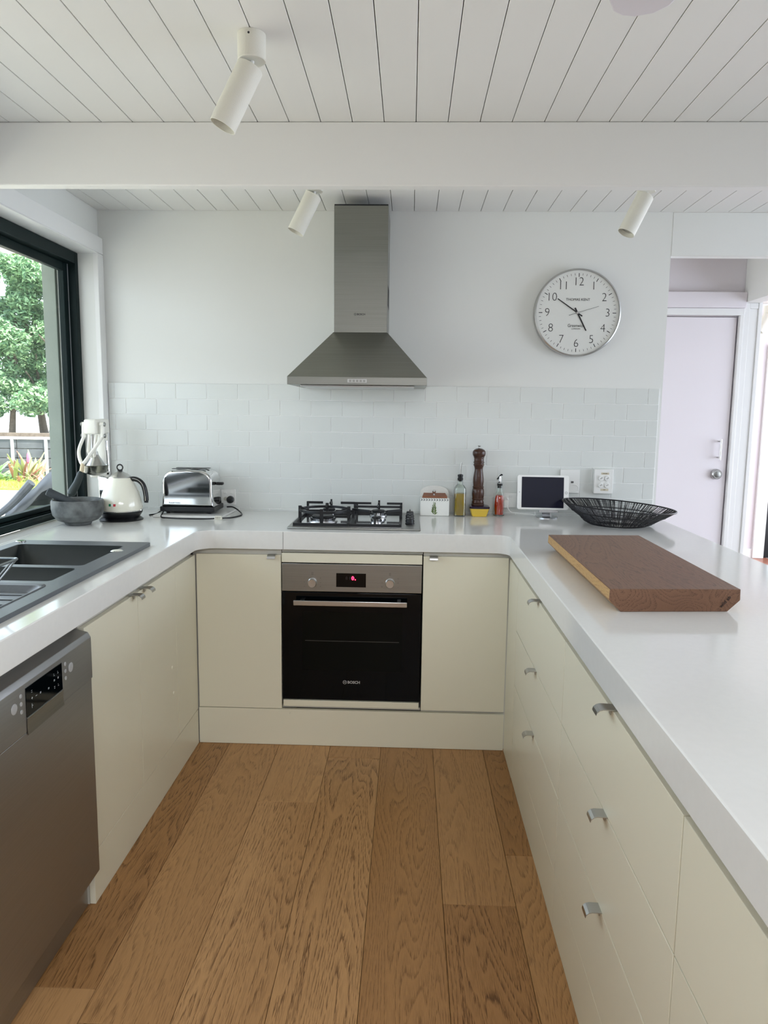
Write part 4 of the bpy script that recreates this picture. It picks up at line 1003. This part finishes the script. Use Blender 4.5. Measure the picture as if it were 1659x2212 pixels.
# ================================================================== CLOCK
t = thing('wall_clock', 'round steel-rimmed white wall clock on the back wall', 'clock', (1.0, -.02, 1.9305))
cxk, czk, CY = .9975, 1.9305, -.0425
obj('case', L([(0, 0), (.196, 0), (.2045, .006), (.2055, .036), (.2035, .042), (.1985, .044), (.1965, .040), (.1965, .033), (0, .033)], (cxk, -.0005, czk), 96, 'Y'), M['satin'], t)
dl = obj('dial', L([(0, 0), (.1962, 0), (.1962, .001), (0, .001)], (cxk, -.0337, czk), 96, 'Y'), M['dial'], t)
DYk = -.0350
for h in range(1, 13):
    a = PI/2-2*PI*h/12
    text('numeral', str(h), .056, M['ink'], dl, (cxk+.143*math.cos(a), DYk, czk+.143*math.sin(a)), rz=.012, sx=.95, bold=-.0011)
tk = bm_()
for k in range(60):
    a = 2*PI*k/60; big = k % 5 == 0
    r0, r1, wd = (.166 if big else .173), .183, (.0016 if big else .0008)
    q = [tk.verts.new((cxk+r*math.cos(a)-s*wd*math.sin(a), DYk-.0001, czk+r*math.sin(a)+s*wd*math.cos(a))) for r, s in ((r0, -1), (r1, -1), (r1, 1), (r0, 1))]
    tk.faces.new(q)
obj('minute_marks', tk, M['ink'], dl)
text('lettering', 'THOMAS KENT', .0165, M['ink'], dl, (cxk, DYk, czk+.061), sx=1.0)
text('lettering', 'Greenwich', .021, M['ink'], dl, (cxk-.004, DYk, czk-.060), sx=.85); text('lettering', 'LONDON', .0085, M['ink'], dl, (cxk-.004, DYk, czk-.0745), sx=1.1)
def hand(name, ang, ln, tail, wd, y, m_=None):
    bm = bm_(); dx, dz = math.cos(ang), math.sin(ang); ex, ez = -dz, dx
    pts = [(-tail, wd*1.1), (ln, wd*.8)]
    vs = [(-tail, -wd*1.1), (ln, -wd*.75), (ln, wd*.75), (-tail, wd*1.1)]
    a = [bm.verts.new((cxk+u*dx+v*ex, y, czk+u*dz+v*ez)) for u, v in vs]; b = [bm.verts.new((p.co.x, y-.0008, p.co.z)) for p in a]
    bm.faces.new(a); bm.faces.new(b[::-1])
    for k in range(4): bm.faces.new((a[k], a[(k+1) % 4], b[(k+1) % 4], b[k]))
    return obj(name, bm, M['ink'], t)
hand('minute_hand', math.radians(146), .116, .028, .0026, -.0372); hand('hour_hand', math.radians(-62), .094, .026, .0034, -.0362); hand('second_hand', math.radians(17), .104, .042, .0007, -.0384)
obj('hub', L([(.006, 0), (.006, .002), (.003, .003), (0, .003)], (cxk, -.0385, czk), 20, 'Y'), M['satin'], t)

# ================================================================== CEILING SPOTLIGHTS
def spotlight(x, y, label, ch=.064, tiltx=math.radians(26), tilty=math.radians(-4), zc=ZC):
    t = thing('ceiling_spotlight', label, 'spotlight', (x, y, zc), group='white cylinder ceiling spotlights')
    obj('canopy', L([(0, -.0003), (.036, -.0003), (.036, -ch+.002), (.034, -ch), (0, -ch)], (0, 0, 0), 40), M['whitepc'], t, world=False)
    obj('set_screw', L([(.0028, 0), (.0028, .0008), (0, .0008)], (0, -.0358, -.012), 10, 'Y'), M['ink'], t, world=False)
    obj('swivel', T_([(0, 0, -ch+.001), (-.003, 0, -ch-.022)], .0065, 10), M['white'], t, world=False)
    R_ = Matrix.Translation((-.002, 0, -ch-.010)) @ Matrix.Rotation(tiltx, 4, 'Y') @ Matrix.Rotation(tilty, 4, 'X')
    cyl = lathe(bm_(), [(0, -.004), (.033, -.004), (.0345, -.006), (.0345, -.168), (.0325, -.168), (.0315, -.150), (0, -.150)], n=44)
    bmesh.ops.transform(cyl, verts=cyl.verts, matrix=R_); obj('lamp_tube', cyl, M['whitepc'], t, world=False)
    ln = lathe(bm_(), [(.031, -.1505), (.012, -.1515), (0, -.1515)], n=30); bmesh.ops.transform(ln, verts=ln.verts, matrix=R_); obj('lamp_face', ln, M['satin'], t, world=False)
    return t
spotlight(-.211, -1.662, 'large white cylinder spotlight at upper left in front of the beam')
spotlight(-.196, -.537, 'white cylinder spotlight behind the beam, left of the range hood')
spotlight(1.140, -.540, 'white cylinder spotlight behind the beam, above the wall clock')
spotlight(3.30, 3.0, 'pale spotlight glimpsed in the far room at the right edge', ch=.06)

# ceiling fan whose blade tip dips into the picture
t = thing('ceiling_fan', 'white ceiling fan, one rounded blade tip showing at the top edge', 'ceiling fan', (.545, -2.98, 2.42))
obj('downrod', T_([(0, 0, -.002), (0, 0, -.22)], .013, 16), M['fanm'], t, world=False)
obj('canopy', L([(0, -.0005), (.06, -.0005), (.055, -.03), (.02, -.05), (0, -.05)], (0, 0, 0), 30), M['fanm'], t, world=False)
obj('motor', L([(0, -.22), (.05, -.22), (.10, -.24), (.11, -.27), (.10, -.32), (.05, -.345), (0, -.345)], (0, 0, 0), 40), M['fanm'], t, world=False)
for k, a in enumerate((math.radians(88), math.radians(208), math.radians(328))):
    tip = [(.09, -.05), (.25, -.056)]
    ol = [(.08, -.045), (.45, -.056), (.57, -.055), (.605, -.047), (.628, -.028), (.637, .0), (.633, .022), (.618, .040), (.590, .052), (.56, .056), (.30, .056), (.08, .045)]
    bl = prism(bm_(), ol, Matrix.Translation((0, 0, -.318)), .010, .003)
    bmesh.ops.transform(bl, verts=bl.verts, matrix=Matrix.Rotation(a, 4, 'Z') @ Matrix.Translation((0, 0, -.0)) @ Matrix.Rotation(0, 4, 'X'))
    obj('blade', bl, M['fanm'], t, world=False)

# ================================================================== GARDEN
lawn = bm_(); box(lawn, -16, -1.57, -9, 13.2, -.30, -.06); o = struct('ground', lawn, M['paving'])
lw = bm_(); box(lw, -12.5, -4.6, 9.5, 11.95, -.06, -.03); o = obj('lawn', lw, M['lawn']); o['kind'] = 'structure'
gv, gf = [], []
for k in range(5200):
    x, y = rng.uniform(-10.5, -5.6), rng.uniform(9.5, 11.9); h = rng.uniform(.03, .07); a = rng.uniform(0, PI); wq = .006
    i0 = len(gv); dx, dy = math.cos(a)*wq, math.sin(a)*wq
    gv += [(x-dx, y-dy, -.031), (x+dx, y+dy, -.031), (x+rng.uniform(-.03, .03), y+rng.uniform(-.03, .03), -.03+h)]; gf.append((i0, i0+1, i0+2))
me = bpy.data.meshes.new('grass'); me.from_pydata(gv, [], gf); o = link_mesh('grass', me, M['grass'], None, Vector(), Vector(), 0)
top(o, 'short sunny lawn grass in front of the grey retaining wall', 'grass', kind='stuff')
t = thing('retaining_wall', 'low grey timber sleeper retaining wall at the back of the garden', 'wall', (-8.2, 12.05, -.03))
for c in range(4):
    for k in range(4):
        x0 = -12.2+k*1.96-.2*0
        obj('sleeper', B(x0+.005, x0+1.95, 12.0, 12.10, -.05+c*.205, .145+c*.205+rng.uniform(-.004, .004), .01), M['sleeper'], t, origin=(x0+.98, 12.05, .05+c*.205))
for x in (-12.21, -10.25, -8.36, -7.62, -6.3): obj('post', B(x-.03, x+.03, 11.955, 12.0, -.05, .80, .003), M['galv'], t)
cp = obj('capping', B(-12.2, -4.4, 11.97, 12.16, .772, .815, .008), M['galv'], t)
up = bm_(); box(up, -18, -2, 12.1, 26, .0, .74); struct('ground_upper', up, M['mulch'])
struct('trim_13', B(-18, -3, 13.2, 13.32, .74, .86, .01), M['bark'])
def leafmass(name, blobs, n, size, m_, parent, seed):
    r = random.Random(seed); vs, fs = [], []
    for k in range(n):
        c, rad = r.choice(blobs); c = Vector(c)
        d = Vector((r.gauss(0, 1), r.gauss(0, 1), r.gauss(0, 1))).normalized()
        p = c+Vector((d.x*rad[0], d.y*rad[1], d.z*rad[2]))*(r.random()**.35)
        u = Vector((r.gauss(0, 1), r.gauss(0, 1), r.gauss(0, .7))).normalized(); v = u.orthogonal().normalized()
        s = size*r.uniform(.6, 1.4); i0 = len(vs)
        vs += [p-u*s, p+v*s*.38, p+u*s, p-v*s*.38]; fs.append((i0, i0+1, i0+2, i0+3))
    me = bpy.data.meshes.new(name); me.from_pydata([tuple(q-WL[parent.name]) for q in vs], [], fs)
    o = link_mesh(name, me, m_, parent, Vector(), Vector(), 0); o['kind'] = 'stuff'; return o
def tree(x, y, h, label, m_, seed, lean=(0, 0), n=15000, size=.062, zlow=1.05, spread=1.0, tr=.085):
    t = thing('tree', label, 'tree', (x, y, .74), group='trees above the retaining wall')
    r = random.Random(seed)
    pts = [(x, y, .735), (x+lean[0]*.3, y, 1.4), (x+lean[0]*.7, y+lean[1]*.5, 2.4), (x+lean[0], y+lean[1], h*.75)]
    obj('trunk', T_(smooth_path(pts, 5), [tr*(1-.045*k) for k in range(16)], 12), M['bark'], t)
    for k in range(5):
        z0 = 1.3+.42*k; a = r.uniform(0, 2*PI); b = Vector((x+lean[0]*.4, y, z0)); e = b+Vector((math.cos(a)*.8, math.sin(a)*.5, .6))
        obj('branch', T_([b, (b+e)/2+Vector((0, 0, .08)), e], [.035, .026, .014], 7), M['bark'], t)
    blobs = []
    for k in range(34):
        z = r.uniform(zlow+.3, h); f = (z-zlow)/(h-zlow); rr = spread*(.55+.75*math.sin(PI*min(.95, f*.8+.12)))
        a = r.uniform(0, 2*PI); q = r.random()**.5*rr
        blobs.append(((x+lean[0]*f+q*math.cos(a), y+q*math.sin(a)*.8, z), (r.uniform(.22, .42), r.uniform(.22, .4), r.uniform(.18, .32))))
    leafmass('foliage', blobs, n, size, m_, t, seed); return t
tree(-9.62, 14.3, 4.9, 'dark leafy garden tree nearest the left picture edge', M['fol_dark'], 3, (.2, .1))
tree(-9.10, 14.9, 5.2, 'leafy garden tree with pale forked trunk in the middle of the window', M['fol_dark'], 5, (-.25, .2), tr=.11, zlow=1.15)
tree(-8.45, 14.4, 4.7, 'leafy garden tree beside the grey outside corner', M['fol_dark'], 8, (.1, .1), tr=.09)
tree(-9.9, 17.0, 7.6, 'tall light green tree rising behind the others', M['fol_light'], 11, (.3, .2), n=12000, size=.12, zlow=2.6, spread=1.6, tr=.12)
tree(-8.3, 18.2, 6.4, 'light green tree behind, nearer the house side', M['fol_light'], 14, (.2, .2), n=9000, size=.12, zlow=2.4, spread=1.4, tr=.12)
def leaf_mesh(nm, ln, wd, curl):
    bm = bm_(); n = 6; a = []
    for k in range(n+1):
        f = k/n; ww = wd*math.sin(PI*min(.98, .12+.86*f))**.8; z = ln*f*(1-.1*f); y = curl*ln*f*f
        a.append([bm.verts.new((s*ww, y+abs(s)*wd*.35, z)) for s in (-1, 0, 1)])
    for p, q in zip(a, a[1:]):
        for j in (0, 1): bm.faces.new((p[j], p[j+1], q[j+1], q[j]))
    me = bpy.data.meshes.new(nm); bm.to_mesh(me); bm.free(); me.polygons.foreach_set('use_smooth', [True]*len(me.polygons)); return me
def rosette(name, label, cat, loc, n, ln, wd, curl, mats_, tilt0, tilt1, seed, spread=.06):
    t = thing(name, label, cat, loc); r = random.Random(seed); meshes = []
    for m_ in mats_:
        me = leaf_mesh('leaf', ln, wd, curl); me.materials.append(m_); meshes.append(me)
    for k in range(n):
        o = bpy.data.objects.new('leaf', meshes[k % len(meshes)]); COL.objects.link(o); o.parent = t
        a = 2.4*k+r.uniform(-.2, .2); ti = tilt0+(tilt1-tilt0)*k/n+r.uniform(-.1, .1); q = r.random()*spread
        o.location = (math.cos(a)*q, math.sin(a)*q, 0)
        o.rotation_euler = (Matrix.Rotation(a, 3, 'Z') @ Matrix.Rotation(-ti, 3, 'X')).to_euler(); s = r.uniform(.75, 1.15); o.scale = (s, s, s)
    return t
rosette('agave', 'pale green broad-leaved agave at the left edge of the garden bed', 'plant', (-8.35, 11.2, -.035), 16, .62, .075, .35, [M['agave']], .15, 1.1, 2)
rosette('bromeliad_clump', 'clump of pink and green bromeliads against the grey garden wall', 'plant', (-7.62, 11.2, -.035), 34, .62, .04, .18, [M['bromg'], M['bromr'], M['bromg']], .05, .85, 4, .28)
rosette('bromeliad_clump', 'low reddish bromeliad edging in front of the taller clump', 'plant', (-7.25, 10.75, -.035), 26, .26, .03, .3, [M['bromr'], M['bromg']], .3, 1.25, 6, .35)
rosette('bromeliad_clump', 'small pale bromeliad between the agave and the pink clump', 'plant', (-8.0, 11.1, -.035), 14, .22, .03, .3, [M['agave'], M['bromg']], .3, 1.2, 9, .2)
fl_ = thing('flower', 'single pink flower spike rising from the bromeliads', 'flower', (-7.52, 10.98, -.035))
obj('stem', T_([(0, 0, 0), (.01, 0, .36)], .006, 8), M['bromg'], fl_, world=False); obj('bract', L([(0, .34), (.022, .38), (.028, .45), (.016, .54), (0, .58)], (.012, 0, 0), 12), M['pinkf'], fl_, world=False)

# covered barbecue outside the window
t = thing('barbecue', 'covered outdoor barbecue with grey tarpaulin just outside the window', 'barbecue', (-2.1, 1.6, -.06))
obj('cabinet', B(-2.42, -1.72, 1.16, 2.1, -.058, .80, .01), M['bbqbody'], t)
cv = bm_(); NX, NY = 20, 16; gr = []
for i in range(NX+1):
    rowv = []
    for j in range(NY+1):
        u, v = i/NX, j/NY
        x = -2.50+.80*u; y = 1.10+1.06*v
        z = .775+.36*min(1, max(0, (u-.06)/.50))*(1 if u < .62 else 1-.5*(u-.62)/.38)
        z += (.020*math.sin(7*u+9*v)+.013*math.sin(23*u-11*v)+.01*math.sin(14*v))*min(1, 6*u)
        if j == 0: y -= .012*math.sin(19*u); z -= .09+.06*u
        rowv.append(cv.verts.new((x, y, z)))
    gr.append(rowv)
for i in range(NX):
    for j in range(NY): cv.faces.new((gr[i][j], gr[i+1][j], gr[i+1][j+1], gr[i][j+1]))
co = obj('tarpaulin_cover', cv, M['tarp'], t, smooth=60); md = co.modifiers.new('thick', 'SOLIDIFY'); md.thickness = .006
obj('fabric_fold', T_(smooth_path([(-2.28, 1.085, .96), (-2.42, 1.08, .815), (-2.55, 1.07, .715), (-2.75, 1.05, .56)], 5), [.030-.001*k for k in range(16)], 10), M['tarp'], t)
hd = bm_(); tube(hd, [(-2.43, 1.06, .735), (-2.80, 1.02, .46)], .014, 12); tube(hd, [(-2.45, 1.06, .72), (-2.40, 1.165, .70)], .009, 8); obj('handle', hd, M['satin'], t)
